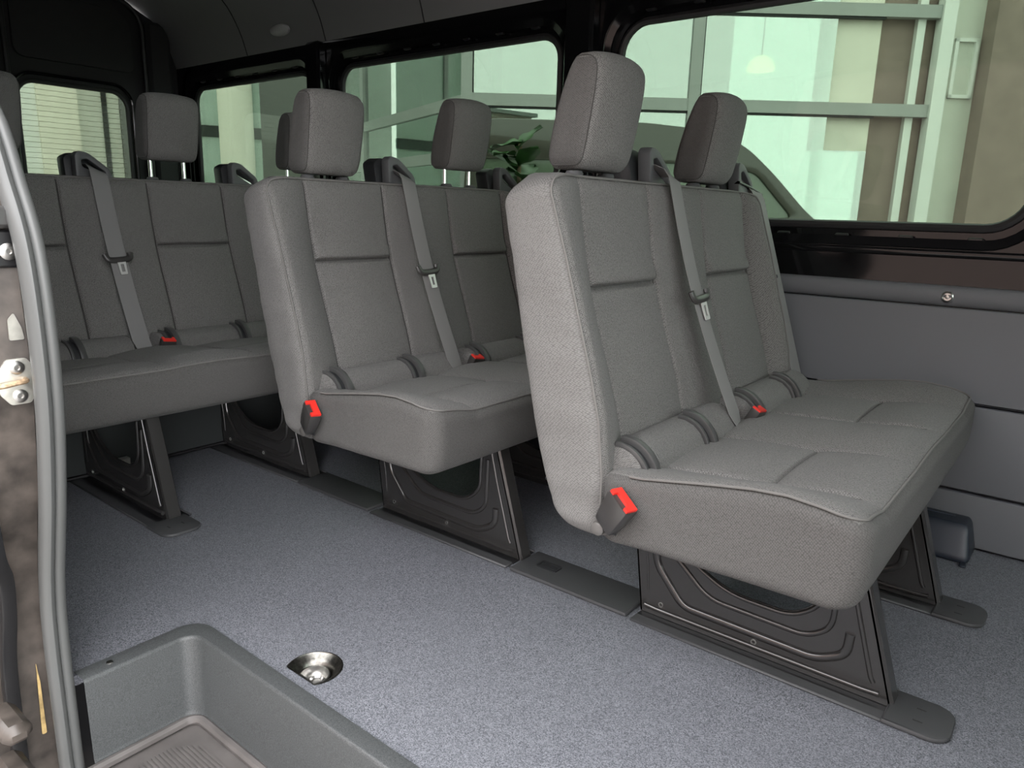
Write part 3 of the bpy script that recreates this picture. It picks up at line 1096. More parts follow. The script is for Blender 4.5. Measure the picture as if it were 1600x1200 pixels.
def local_mesh(mb, name, mats, origin, angle=40):
    me = bpy.data.meshes.new(name)
    me.from_pydata([tuple(Vector(p) - Vector(origin)) for p in mb.v], [], mb.f)
    finish(me, mats, True, angle)
    if len(set(mb.mi)) > 1:
        me.polygons.foreach_set('material_index', mb.mi)
    return me


# ---- buckle: built in local axes (l = long axis, w = width, t = outwards)
def buckle(parent, base, l, w, name='buckle', s=1.0):
    l, w = Vector(l).normalized(), Vector(w).normalized()
    t = l.cross(w)
    base = Vector(base)

    def to(a, b, c):
        return base + l * (a * s) + w * (b * s) + t * (c * s)
    # body: tapered rounded block
    pts = []
    secs = []
    for a, hw, ht in ((0.0, 0.020, 0.010), (0.004, 0.023, 0.0125), (0.03, 0.026, 0.0145), (0.066, 0.028, 0.0155), (0.070, 0.027, 0.0145)):
        secs.append([to(a, u, v) for u, v in rrect(-hw, hw, -ht, ht, 0.004, 2)])
    kk = len(secs[0])
    vs = [p for q in secs for p in q]
    fs = [(j * kk + i, j * kk + (i + 1) % kk, (j + 1) * kk + (i + 1) % kk, (j + 1) * kk + i) for j in range(len(secs) - 1) for i in range(kk)]
    fs += [tuple(range(kk)), tuple((len(secs) - 1) * kk + i for i in range(kk))]
    m = MB().add(vs, fs)
    b = m.build(name, 'buckle_plastic', parent)
    # red release button with a slot notch
    m = MB()
    for u0, u1, v0, v1 in ((-0.0255, 0.0255, -0.0125, 0.003), (-0.0255, -0.016, 0.003, 0.0125), (0.016, 0.0255, 0.003, 0.0125)):
        q = [to(a, u, v) for a in (0.062, 0.0755) for u in (u0, u1) for v in (v0, v1)]
        m.add(q, [(0, 1, 3, 2), (4, 6, 7, 5), (0, 4, 5, 1), (2, 3, 7, 6), (0, 2, 6, 4), (1, 5, 7, 3)])
    tag(m.build('release_button', 'red_plastic', b), 'red release button')
    return b


# ---- pedestal, drawn once with the origin at its front bottom corner
def bead(m, path, y, r=0.006, h=0.005):
    sec = [(r * math.cos(t), h * math.sin(t)) for t in [math.pi * i / 6 for i in range(7)]]
    p3 = [(u, y, v) for u, v in path]
    m.sweep(p3, sec, (0, -1, 0), closed_section=True, caps=True)


def make_pedestal(parent, dx, yn):
    """steel side support, panel in the plane y=yn"""
    fr = lambda z: -0.176 - 0.30 * z
    out = round_poly([(-0.700, 0.004), (-0.178, 0.004), (fr(0.10), 0.10), (fr(0.31), 0.31), (-0.742, 0.31)], [0.004, 0.004, 0, 0.01, 0.01], 2)
    hole = round_poly([(-0.630, 0.235), (-0.590, 0.165), (-0.500, 0.122), (-0.372, 0.122), (-0.322, 0.165), (-0.318, 0.275), (-0.630, 0.285)], [0.03, 0.05, 0.06, 0.05, 0.05, 0.02, 0.02], 6)
    pl = plate('pedestal', out, [hole], 0.004, 'sheet_metal', lambda u, v, t: (u + dx, yn + 0.002 + t, v), parent)
    m = MB()
    # front flange and rear flange (folded sheet)
    for z0, z1 in ((0.003, 0.31),):
        vs = []
        for z in (z0, z1):
            for x, y in ((fr(z), yn), (fr(z) + 0.006, yn + 0.004), (fr(z) + 0.006, yn + 0.038), (fr(z), yn + 0.042), (fr(z) - 0.004, yn + 0.042), (fr(z) - 0.004, yn)):
                vs.append((x + dx, y, z))
        fs = [(i, (i + 1) % 6, 6 + (i + 1) % 6, 6 + i) for i in range(6)] + [tuple(range(6)), tuple(range(6, 12))]
        m.add(vs, fs)
        m.build('front_flange', 'sheet_metal', pl)
        m = MB()
        vs = []
        for z in (0.003, 0.31):
            xr = -0.700 - 0.137 * z
            for x, y in ((xr, yn), (xr, yn + 0.03), (xr + 0.004, yn + 0.03), (xr + 0.004, yn)):
                vs.append((x + dx, y, z))
        m.add(vs, [(0, 1, 5, 4), (1, 2, 6, 5), (2, 3, 7, 6), (3, 0, 4, 7), (0, 1, 2, 3), (4, 5, 6, 7)])
    m.build('rear_flange', 'sheet_metal', pl)
    # pressed beads
    b = MB()
    sh = lambda pts: [(u + dx, v) for u, v in pts]
    yb = yn + 0.001
    def line(pts, rr):
        # open polyline with rounded corners
        q = round_poly(pts, [0.0] + [rr] * (len(pts) - 2) + [0.0], 5)
        return sh(q)
    bead(b, line([(-0.676, 0.195), (-0.668, 0.128), (-0.600, 0.050), (-0.318, 0.046), (-0.264, 0.076), (-0.262, 0.122)], 0.022), yb, 0.0095, 0.008)
    bead(b, line([(-0.655, 0.235), (-0.636, 0.170), (-0.545, 0.090), (-0.340, 0.086), (-0.296, 0.118), (-0.292, 0.25)], 0.035), yb, 0.006, 0.006)
    bead(b, line([(-0.632, 0.245), (-0.600, 0.168), (-0.505, 0.117), (-0.372, 0.116), (-0.318, 0.158), (-0.313, 0.27)], 0.045), yb, 0.005, 0.006)
    bead(b, sh([(-0.690, 0.022), (-0.66, 0.020), (-0.23, 0.020), (-0.200, 0.022)]), yb, 0.006, 0.007)
    bead(b, sh([(-0.212, 0.040), (-0.218, 0.05), (-0.262, 0.20), (-0.285, 0.29)]), yb, 0.005, 0.005)
    bead(b, sh([(-0.685, 0.06), (-0.690, 0.12), (-0.71, 0.24)]), yb, 0.003, 0.003)
    b.build('pressed_bead', 'sheet_metal', pl)
    for hx, hz in ((-0.652, 0.034), (-0.44, 0.030)):
        MB().lathe((hx + dx, yn, hz), (0, -1, 0), [(0.006, -0.001), (0.006, 0.0012), (0.004, 0.0012), (0.0035, -0.0005)], 12).build('hole_rim', 'steel', pl)
    return pl


def ribbon(parent, path, width, wdirs, name, mat='webbing', th=0.0016):
    """flat webbing"""
    P = [Vector(p) for p in path]
    vs, fs = [], []
    for i, p in enumerate(P):
        d = (P[min(i + 1, len(P) - 1)] - P[max(i - 1, 0)]).normalized()
        w = Vector(wdirs[i]).normalized()
        nn = d.cross(w).normalized()
        for a, b in ((-.5, -1), (-.46, -1.3), (0, -1), (.46, -1.3), (.5, -1), (.5, 1), (.46, 1.3), (0, 1), (-.46, 1.3), (-.5, 1)):
            vs.append(p + w * (width * a) + nn * (th / 2 * b))
    k = 10
    for i in range(len(P) - 1):
        for j in range(k):
            fs.append((i * k + j, i * k + (j + 1) % k, (i + 1) * k + (j + 1) % k, (i + 1) * k + j))
    fs += [tuple(range(k)), tuple((len(P) - 1) * k + j for j in range(k))]
    return MB().add(vs, fs).build(name, mat, parent)


def belt(parent, dx, yc, tongue=True, low=0.0):
    top = Vector((-0.806 + dx, yc + 0.002, 0.962))
    bot = Vector((-0.612 + dx, yc, 0.445))
    pts, wd = [Vector((-0.880 + dx, yc + 0.004, 0.982)), Vector((-0.846 + dx, yc + 0.004, 0.982)), Vector((-0.822 + dx, yc + 0.003, 0.976))], [(0, 1, -0.55), (0, 1, -0.5), (0, 1, -0.35)]
    N = 16
    for i in range(N + 1):
        s = i / N
        p = top.lerp(bot, s)
        p.x += -0.016 * math.sin(math.pi * s)
        pts.append(p)
        k = max(0.0, 1 - s * 4)
        wd.append((0.05 * k, 1, -0.22 * k))
    pts += [Vector((-0.600 + dx, yc + 0.006, 0.418)), Vector((-0.592 + dx, yc + 0.012, 0.395))]
    wd += [(-0.25, 1, 0), (-0.35, 1, 0)]
    w = ribbon(parent, pts, 0.054, wd, 'seat_belt')
    if tongue:
        s = 0.50
        c = top.lerp(bot, s) + Vector((-0.014, 0, 0))
        d = (bot - top).normalized()
        yv = Vector((0, 1, 0.06)).normalized()
        nn = yv.cross(d).normalized()
        if nn.x < 0:
            nn = -nn
        m = MB()
        path = [c + yv * a + d * b + nn * 0.004 for a, b in ((-0.040, -0.012), (-0.034, 0.004), (-0.018, 0.010), (0.022, 0.010), (0.036, 0.004), (0.038, -0.010))]
        m.sweep(smooth_path(path, 4), [(0.010 * math.cos(t), 0.0065 * math.sin(t)) for t in [2 * math.pi * i / 10 for i in range(10)]], tuple(nn))
        tb = m.build('belt_tongue', 'buckle_plastic', w)
        loop = [(-0.014, 0.010), (0.014, 0.010), (0.012, 0.032), (0.011, 0.060), (-0.011, 0.060), (-0.012, 0.032)]
        holes = [(-0.005, 0.026), (0.005, 0.026), (0.005, 0.051), (-0.005, 0.051)]
        plate('latch_plate', round_poly(loop, 0.003, 2), [holes], 0.003, 'latch_steel', lambda u, v, t: c + yv * (u + 0.004) + d * v + nn * (0.006 + t), w)
    return w


def belt_outlet(parent, dx, yc):
    """wedge shaped plastic belt outlet on top of the backrest"""
    out = round_poly([(yc - 0.052, 0.925), (yc - 0.048, 1.022), (yc - 0.036, 1.034), (yc - 0.006, 1.030), (yc + 0.052, 0.984), (yc + 0.060, 0.968), (yc + 0.064, 0.925)], [0, .01, .01, .014, .012, .01, 0], 4)
    slot = round_poly([(yc - 0.030, 1.006), (yc - 0.012, 1.010), (yc + 0.040, 0.972), (yc + 0.042, 0.950), (yc - 0.028, 0.985)], 0.005, 3)
    h = plate('belt_outlet', out, [slot], 0.034, 'grey_plastic', lambda u, v, t: (-0.862 + dx + t + (v - 0.95) * -0.10, u, v), parent, bevel=0.005)
    body = round_poly([(yc - 0.072, 0.90), (yc - 0.066, 1.014), (yc - 0.036, 1.030), (yc - 0.006, 1.026), (yc + 0.050, 0.982), (yc + 0.060, 0.90)], [0, .01, .01, .014, .012, 0], 4)
    plate('outlet_body', body, [], 0.055, 'dark_plastic', lambda u, v, t: (-0.910 + dx + t + (v - 0.95) * -0.25, u, v), h, bevel=0.006)
    MB().tube([(-0.862 + dx, yc - 0.035, 0.992), (-0.862 + dx, yc + 0.040, 0.955)], 0.004, 8).build('guide_pin', 'chrome', h)
    return h


def hinge_cover(parent, dx, yc):
    """pair of crescent plastic rims round the roll at the seat joint"""
    cx_, cz_ = -0.658 + dx, 0.395
    m = MB()
    for off, r, wd, hh in ((-0.016, 0.066, 0.004, 0.010), (0.012, 0.070, 0.009, 0.014)):
        path = [(cx_ + r * math.cos(a), yc + off, cz_ + r * math.sin(a)) for a in [math.radians(-5 + 100 * i / 12) for i in range(13)]]
        fr_ = [(math.cos(a), 0, math.sin(a)) for a in [math.radians(-5 + 100 * i / 12) for i in range(13)]]
        m.sweep(path, rrect(-wd, wd, -hh / 2, hh / 2, 0.002, 2), frames=fr_)
    h = m.build('hinge_cover', 'hinge_plastic', parent)
    m = MB()
    path = [(cx_ + 0.063 * math.cos(a), yc, cz_ + 0.063 * math.sin(a)) for a in [math.radians(-5 + 100 * i / 12) for i in range(13)]]
    fr_ = [(math.cos(a), 0, math.sin(a)) for a in [math.radians(-5 + 100 * i / 12) for i in range(13)]]
    m.sweep(path, rrect(-0.014, 0.014, -0.002, 0.002, 0.001, 1), frames=fr_)
    m.build('hinge_slot', 'dark_plastic', h)
    return h


MESH_CACHE = {}


def make_bench(dx, y0, cents, raises, peds, label, belts, outlets, cord_far=True):
    y1 = cents[-1] + (cents[0] - y0)
    yb = y1 - 0.075
    org = Vector((-0.45 + dx, (y0 + y1) / 2, 0.0))
    root = empty('bench_seat', org, label, 'bench seat', 'grey fabric bench seats of the van')
    off = np.array([-org.x + dx, -org.y, -org.z])
    key = (round(y0, 4), len(cents))
    if key not in MESH_CACHE:
        W, F, mi, uv = make_backrest(y0, yb, cents)
        mb = np_mesh('backrest', W + np.array([0.45, -org.y, 0]), F, ['fabric_main', 'fabric_side_lit', 'seam_thread_shade'], mi, uv)
        W, F, mi, uv = make_cushion(y0 - 0.004, y1, cents)
        mc = np_mesh('cushion', W + np.array([0.45, -org.y, 0]), F, ['fabric_main', 'fabric_fine_shaded', 'seam_thread_shade'], mi, uv)
        p1 = tube_mesh('edge_piping', [tuple(p) for p in back_edge_path(y0, yb, cents) + np.array([0.45, -org.y, 0])], 0.0024, 'piping_fabric', 6)
        p2 = tube_mesh('edge_piping', [tuple(p) for p in cush_edge_path(y0 - 0.004, y1, cents) + np.array([0.45, -org.y, 0])], 0.0025, 'piping_fabric', 6)
        MESH_CACHE[key] = (mb, mc, p1, p2)
    mb, mc, p1, p2 = MESH_CACHE[key]
    bk = link('backrest', mb, root)
    link('edge_piping', p1, bk)
    cu = link('cushion', mc, root)
    link('edge_piping', p2, cu)
    # roll in the gap between backrest and cushion
    for i, c in enumerate(cents):
        a = c - 0.245 if i == 0 else c - 0.262
        b = c + 0.255 if i < len(cents) - 1 else c + 0.235
        ys = np.linspace(a, b, 20)
        m = MB()
        vs, fs = [], []
        K = 18
        for y in ys:
            e = min(y - a, b - y)
            r = 0.063 * math.sqrt(max(0.04, 1 - max(0, 1 - e / 0.03) ** 2))
            for q in range(K):
                t = 2 * math.pi * q / K
                vs.append((-0.658 + dx + r * math.cos(t), y, 0.395 + r * math.sin(t)))
        for j in range(len(ys) - 1):
            for q in range(K):
                fs.append((j * K + q, j * K + (q + 1) % K, (j + 1) * K + (q + 1) % K, (j + 1) * K + q))
        fs += [tuple(range(K)), tuple((len(ys) - 1) * K + q for q in range(K))]
        ro = m.add(vs, fs).build('joint_roll', 'fabric_main', root)
        lay = ro.data.uv_layers.new(name='cloth')
        for lp_ in ro.data.loops:
            co = ro.data.vertices[lp_.vertex_index].co
            lay.data[lp_.index].uv = (co.y, co.x - co.z)
        hinge_cover(root, dx, c - 0.200)
        hinge_cover(root, dx, c + 0.060)
    # headrests
    for c, ra in zip(cents, raises):
        z = 0.966 + ra
        h = link('headrest', HEAD_ME, root, Vector((-0.872 + dx, c - 0.035, z)) - org)
        for me in CORD_ME:
            link('side_seam', me, h)
        for s in (-1, 1):
            if ra > 0.02:
                link('post', POST_ME, h, Vector((-0.005, s * 0.060, 0)))
            link('post_collar', COLLAR_ME, root, Vector((-0.868 + dx, c - 0.035 + s * 0.060, 0.954)) - org)
    for yn in peds:
        make_pedestal(root, dx, yn)
    for yc in outlets:
        belt_outlet(root, dx, yc)
    for yc, tg in belts:
        belt(root, dx, yc, tg)
    # near side buckle with bolt
    if cents[0] > 1.2:
        l = Vector((0.52, -0.10, 0.84))
        w = Vector((0.80, -0.25, -0.52))
        w = (w - l.normalized() * w.dot(l.normalized()))
        buckle(root, (-0.628 + dx, y0 - 0.022, 0.333), l, -w)
        m = MB().lathe((-0.644 + dx, y0 - 0.004, 0.322), (0, -1, 0), [(0.017, -0.004), (0.017, 0.004), (0.013, 0.005), (0.0125, 0.020), (0.010, 0.022), (0.002, 0.022)], 18)
        m.build('pivot_bolt', 'bolt_cap', root)
        MB().bbox(-0.648 + dx, -0.610 + dx, y0 - 0.014, y0 - 0.010, 0.315, 0.350, 0.002).build('buckle_strap', 'dark_plastic', root)
    for yc, tg in belts:
        if tg:
            buckle(root, (-0.606 + dx, yc + 0.068, 0.392), (0.45, 0.1, 0.88), (0.0, 1, -0.15), s=0.82)
    return root


C2 = [1.3775, 1.9275]
b1 = make_bench(0.0, 1.10, C2, [0.0, 0.0], [1.383, 1.862], 'front grey fabric two-seat bench, nearest the camera, both headrests pushed down', [(1.600, True)], [1.612, 2.135])
b2 = make_bench(-0.88, 1.10, C2, [0.0, 0.045], [1.392, 1.87], 'middle grey fabric two-seat bench with its far headrest raised on steel posts', [(1.600, True)], [1.612, 2.135])
C3 = [0.83, 1.385, 1.94]
b3 = make_bench(-1.77, 0.5525, C3, [0.055, 0.055, 0.055], [0.915, 1.395, 1.87], 'rear three-seat grey fabric bench in shade with all headrests raised', [(1.085, True)], [1.086, 1.632])

# far belt of the front bench, between backrest and wall
pts = [Vector((-0.872, 2.130, 0.975)), Vector((-0.850, 2.155, 0.970)), Vector((-0.832, 2.180, 0.955))]
wd = [(0.2, 0.5, -0.6), (0.3, 0.6, -0.5), (0.1, 1, -0.1)]
for i in range(9):
    s = i / 8
    pts.append(Vector((-0.823, 2.190, 0.934)).lerp(Vector((-0.650, 2.190, 0.405)), s))
    wd.append((0.05, 1, 0))
w = ribbon(b1, pts, 0.064, wd, 'seat_belt')
m = MB().lathe((-0.753, 2.195, 0.715), (1, 0, 0.3), [(0.006, -0.002), (0.006, 0.003), (0.003, 0.005)], 10)
m.build('stop_button', 'dark_plastic', w)
MB().sweep([(-0.856, 2.085, 0.978), (-0.850, 2.15, 0.968), (-0.842, 2.235, 0.950)], rrect(-0.011, 0.011, -0.004, 0.004, 0.003, 2)).build('belt_guide', 'black_paint', w)

# ================================================================== FLOOR TRACKS AND COVERS


def track(x0, x1, y, label):
    t = empty('floor_track', ((x0 + x1) / 2, y + 0.025, 0), label, 'floor track', 'black floor tracks under the benches')
    MB().bbox(x0, x1, y, y + 0.032, 0.0, 0.007, 0.003).build('track_edge', 'track_plastic', t)
    MB().bbox(x0, x1, y + 0.032, y + 0.12, 0.0, 0.003, 0.001).build('track_channel', 'black_steel', t)
    MB().bbox(x0, x1, y + 0.12, y + 0.126, 0.0, 0.006, 0.002).build('track_edge', 'track_plastic', t)


track(-0.700, -0.176, 1.329, 'black floor track under the near pedestal of the front bench')
track(-1.580, -1.060, 1.335, 'black floor track under the near pedestal of the middle bench')
track(-2.470, -1.945, 1.340, 'black floor track under the middle pedestal of the rear bench')
track(-2.470, -1.945, 0.860, 'black floor track under the pedestal of the rear bench nearest the door')
track(-0.700, -0.176, 1.808, 'black floor track under the far pedestal of the front bench')


def cover(x0, x1, y0, y1, r, label, cat='track cover', button=False, marks=True):
    e = empty('track_cover', ((x0 + x1) / 2, (y0 + y1) / 2, 0), label, cat, 'plastic floor track covers')
    plate('cover', rrect(x0, x1, y0, y1, r, 6), [], 0.010, 'track_plastic', lambda u, v, t: (u, v, 0.006 + t), e, bevel=0.004)
    if button:
        plate('button_frame', rrect(x0 + 0.045, x0 + 0.105, y0 + 0.050, y0 + 0.085, 0.006, 3), [rrect(x0 + 0.051, x0 + 0.099, y0 + 0.056, y0 + 0.079, 0.004, 3)], 0.004, 'dark_plastic', lambda u, v, t: (u, v, 0.0115 + t), e)
        MB().bbox(x0 + 0.052, x0 + 0.098, y0 + 0.057, y0 + 0.078, 0.008, 0.0125, 0.002).build('button', 'dark_plastic', e)
    if marks:
        for yy in (y0 + 0.035, y0 + 0.075):
            MB().box(x1 - 0.062, x1 - 0.046, yy - 0.002, yy + 0.002, 0.010, 0.0113).build('slot', 'dark_recess', e)
    return e


cover(-0.183, -0.076, 1.327, 1.442, (0.035, 0.002, 0.002, 0.035), 'rounded grey track end cover in front of the near pedestal of the front bench')
cover(-0.183, -0.080, 1.806, 1.920, (0.035, 0.002, 0.002, 0.035), 'rounded grey track end cover by the wall, before the far pedestal of the front bench')
cover(-1.046, -0.712, 1.333, 1.456, 0.003, 'long grey track cover between the middle and front benches', button=True, marks=False)
cover(-1.934, -1.594, 1.338, 1.455, 0.003, 'long dark track cover between the rear and middle benches', button=False, marks=False)
cover(-1.952, -1.838, 0.856, 0.968, (0.035, 0.002, 0.002, 0.035), 'rounded grey track end cover in front of the rear bench')

# ---- box at the foot of the far wall
bx = empty('floor_box', (-0.24, 2.22, 0), 'small dark blue-black plastic cover box at the foot of the wall', 'cover box')
W_, F_, S_ = soft_box(samples(-0.46, -0.150, 0.03, 0.02), samples(2.15, 2.286, 0.02, 0.02), samples(0.0, 0.098, 0.012, 0.02), (0.02, 0.02, 0.02))
k = W_[:, 2] / 0.098
W_[:, 1] += 0.045 * k * np.clip((2.21 - W_[:, 1]) / 0.06, 0, 1)
W_[:, 0] -= 0.022 * k * np.clip((W_[:, 0] + 0.2) / 0.05, 0, 1)
o = link('body', np_mesh('body', W_ - np.array([-0.24, 2.22, 0]), F_, 'box_plastic'), bx)
for xx in (-0.40, -0.165):
    MB().bbox(xx - 0.008, xx + 0.008, 2.135, 2.16, 0.0, 0.008, 0.003).build('foot', 'box_plastic', bx)
MB().bbox(-0.40, -0.21, 2.245, 2.249, 0.096, 0.1005, 0.001).build('ridge', 'box_plastic', bx)

# ---- dark board behind the rear bench
bd = MB().bbox(-2.500, -2.478, 0.46, 2.28, 0.004, 0.42, 0.004).build('partition_board', 'dark_board')
tag(bd, 'dark board standing across the floor behind the rear bench', 'board')
MB().tube([(-2.472, 0.50, 0.010), (-2.472, 2.28, 0.010)], 0.006, 8).build('edge_strip', 'black_steel', bd)
lb = MB().bbox(-2.470, -2.446, 0.970, 1.045, 0.0005, 0.045, 0.003).build('floor_catch', 'zinc')
tag(lb, 'pale metal floor catch seen through the opening of the rear pedestal', 'catch')

# ================================================================== OUTSIDE
AZ0 = math.radians(-38.3)
fh = Vector((math.sin(AZ0), math.cos(AZ0), 0))
rh = Vector((math.cos(AZ0), -math.sin(AZ0), 0))
GZ = -0.62


def az_pt(az, r, z=0.0):
    a = math.radians(az)
    return Vector((math.sin(a) * r, math.cos(a) * r, z))


def wall_frame(p, d):
    """returns to3d(u,v,w): u along d from p, v height, w outwards (towards the van)"""
    d = Vector((d.x, d.y, 0)).normalized()
    nn = Vector((d.y, -d.x, 0))
    return lambda u, v, w: Vector((p.x, p.y, 0)) + d * u + Vector((0, 0, v)) + nn * w


def obox(m, T, u0, u1, v0, v1, w0, w1, mi=0):
    vs = [T(u, v, w) for u in (u0, u1) for v in (v0, v1) for w in (w0, w1)]
    m.add(vs, [(0, 1, 3, 2), (4, 6, 7, 5), (0, 4, 5, 1), (2, 3, 7, 6), (0, 2, 6, 4), (1, 5, 7, 3)], mi)
    return m


DA = 12.0
corner = fh * DA + rh * (DA * math.tan(math.radians(-42.2 + 38.3)))
TA = wall_frame(corner, rh)
bld = empty('showroom_building', corner + Vector((0, 0, GZ)), 'glass showroom front with aluminium mullions outside the windows', 'building')


def latU(az):
    return DA * (math.tan(math.radians(az + 38.3)) - math.tan(math.radians(-42.2 + 38.3)))


u_m = latU(-25.8)
u_c0, u_c1 = latU(-17.8), latU(-13.9)
u_p = latU(-10.3)
HZ1, HZ2 = 2.55, 3.95
posts = [0.0, u_m, u_c0 + 0.25]
# panes
for i in range(2):
    for v0, v1 in ((GZ, HZ1), (HZ1, HZ2), (HZ2, 6.5)):
        obox(MB(), TA, posts[i], posts[i + 1], v0, v1, -0.01, 0.0).build('pane', 'facade_glass', bld, smooth=False)
for u in posts[:2]:
    obox(MB(), TA, u - 0.085, u + 0.085, GZ, 6.5, -0.08, 0.06).build('mullion', 'aluminium', bld, smooth=False)
    obox(MB(), TA, u + 0.085, u + 0.105, GZ, 6.5, -0.05, 0.03).build('gasket', 'mullion_gasket', bld, smooth=False)
for v in (HZ1, HZ2):
    obox(MB(), TA, 0, u_p, v - 0.09, v + 0.09, -0.08, 0.05).build('transom', 'aluminium', bld, smooth=False)
    obox(MB(), TA, 0, u_c1, v - 0.12, v - 0.09, -0.05, 0.03).build('gasket', 'mullion_gasket', bld, smooth=False)
# cream and taupe slabs added for a sunlit wall's reflection; white posts
obox(MB(), TA, u_c0 + 0.1, u_c1, HZ1 - 0.6, 6.5, -0.30, -0.10).build('cream_clad_and_reflection', 'cream_clad_and_reflection', bld, smooth=False)
obox(MB(), TA, u_c0 + 0.1, u_c1, GZ, HZ1 - 0.6, -0.10, -0.09).build('pane', 'facade_glass', bld, smooth=False)
for ua, ub in ((u_p + 0.15, u_p + 0.50),):
    for va, vb in ((2.75, 2.80), (3.55, 3.60)):
        obox(MB(), TA, ua, ub, va, vb, -0.02, 0.03).build('hatch_frame', 'white_frame', bld, smooth=False)
    for uu in (ua, ub - 0.05):
        obox(MB(), TA, uu, uu + 0.05, 2.75, 3.60, -0.02, 0.03).build('hatch_frame', 'white_frame', bld, smooth=False)
obox(MB(), TA, u_c1, u_p + 0.1, GZ, 6.5, -0.35, -0.15).build('plaster_and_reflection', 'taupe_wall', bld, smooth=False)  # stands in for the brown building mirrored over the glazing
obox(MB(), TA, u_p - 0.42, u_p - 0.30, GZ, 6.5, -0.15, -0.05).build('white_strip', 'white_frame', bld, smooth=False)
obox(MB(), TA, u_p - 0.13, u_p + 0.07, GZ, 6.5, -0.10, 0.10).build('white_post', 'white_frame', bld, smooth=False)
obox(MB(), TA, u_p + 0.07, u_p + 0.55, GZ, 6.5, -0.20, -0.02).build('pale_reveal', 'pale_panel', bld, smooth=False)
obox(MB(), TA, u_p + 0.55, u_p + 7.0, GZ, 6.5, -0.20, 0.30).build('plaster_and_reflection', 'taupe_wall', bld, smooth=False)
# left facade, running away from the corner
pB = az_pt(-49.6, 16.7)
dB = (corner - Vector((pB.x, pB.y, 0))).normalized()
LB = (corner - Vector((pB.x, pB.y, 0))).length
TB = wall_frame(Vector((pB.x, pB.y, 0)), dB)
for v0, v1 in ((GZ, 1.72), (1.72, HZ1 - 0.02), (HZ1 - 0.02, 6.5)):
    obox(MB(), TB, 0.0, LB, v0, v1, -0.01, 0.0).build('pane', 'facade_glass', bld, smooth=False)
    obox(MB(), TB, -3.2, 0.0, v0, v1, -0.01, 0.0).build('pane', 'facade_glass', bld, smooth=False)
    obox(MB(), TB, -9.0, -3.2, v0, v1, -0.01, 0.0).build('pane', 'facade_glass', bld, smooth=False)
for u in (0.0, -3.2, -6.2):
    obox(MB(), TB, u - 0.10, u + 0.10, GZ, 6.5, -0.08, 0.06).build('mullion', 'aluminium', bld, smooth=False)
for v in (1.72, HZ1 - 0.02):
    obox(MB(), TB, -9.0, LB, v - 0.09, v + 0.09, -0.08, 0.05).build('transom', 'aluminium', bld, smooth=False)
# showroom interior: back walls and floor, sloping bands for a mirrored roof
obox(MB(), TA, -5.2, u_c0 + 0.3, GZ, 6.5, -6.2, -6.0).build('inner_wall', 'interior_white', bld, smooth=False)
obox(MB(), TA, -5.2, u_c0 + 0.3, GZ, GZ + 0.02, -6.0, -0.2).build('inner_floor', 'interior_white', bld, smooth=False)
obox(MB(), TA, -5.2, 12.0, 6.5, 6.7, -6.2, 0.3).build('roof_slab', 'grey_roof', bld, smooth=False)

# sloping dark bands added behind the left panes for a mirrored roof
for (va0, va1, vb0, vb1, w0, w1, nm) in ((2.95, 3.25, 2.55, 3.55, -0.6, -0.4, 'roof_reflection_band'), (0.95, 1.15, 1.15, 1.40, -0.6, -0.4, 'roof_reflection_band')):
    mm = MB()
    vs = []
    for u, va, vb in ((-3.2, va0, va1), (LB, vb0, vb1)):
        for v in (va, vb):
            for w_ in (w0, w1):
                vs.append(TB(u, v, w_))
    mm.add(vs, [(0, 1, 3, 2), (4, 6, 7, 5), (0, 4, 5, 1), (2, 3, 7, 6), (0, 2, 6, 4), (1, 5, 7, 3)])
    mm.build(nm, 'band_grey', bld, smooth=False)

# pendant lamp in the showroom
lp = az_pt(-21.4, 13.3, 0.88 + 13.3 * math.tan(math.radians(10.3)))
pend = empty('pendant_lamp', lp, 'glass bell pendant lamp hanging inside the showroom', 'lamp')
MB().lathe(lp, (0, 0, 1), [(0.215, -0.10), (0.22, -0.06), (0.19, 0.03), (0.12, 0.10), (0.05, 0.13)], 24).build('glass_shade', 'lamp_glow', pend)
MB().tube([lp + Vector((0, 0, 0.12)), lp + Vector((0, 0, 2.4))], 0.012, 6, up=(1, 0, 0)).build('cord', 'dark_plastic', pend)

# cream clad building seen through the rear door
cB = az_pt(-69.5, 15.0)
clad = empty('clad_building', cB + Vector((0, 0, GZ)), 'pale yellow clad building corner behind the rear door glass', 'building')
pc = az_pt(-73.0, 14.0)
TC = wall_frame(Vector((pc.x, pc.y, 0)), az_pt(-65.0, 14.6) - pc)


def ucl(az):
    a = pc
    b = az_pt(-65.0, 14.6)
    d = (b - a)
    # intersection of ray az with line a + d*t
    r = az_pt(az, 1.0)
    den = r.x * (-d.y) - r.y * (-d.x)
    t = (r.x * (-a.y) - r.y * (-a.x)) / -den if abs(den) > 1e-9 else 0
    t = (a.x * r.y - a.y * r.x) / (r.x * d.y - r.y * d.x)
    return t * d.length


edges = [ucl(a) for a in (-78, -70.2, -68.0, -66.6, -66.35, -65.6, -63.5)]
for i, mt in enumerate(('white_frame', 'cream_clad_and_reflection', 'pale_panel', 'mullion_gasket', 'pale_panel', 'grey_roof')):
    obox(MB(), TC, edges[i], edges[i + 1], GZ, 5.5, -0.3 - 0.1 * (i % 2), 0.0 + 0.05 * (i % 2)).build('cladding_panel', mt, clad, smooth=False)

# plaster building across the yard, on the camera's side of the van
yard = empty('plaster_building', (-3.0, -8.2, GZ), 'brown plaster building across the yard, mirrored faintly in the side window', 'building')
MB().box(-14.0, 7.0, -9.0, -8.0, GZ, 5.0).build('wall', 'taupe_wall', yard, smooth=False)
MB().box(-14.2, 7.2, -9.2, -7.8, 5.0, 5.15).build('roof_edge', 'grey_roof', yard, smooth=False)

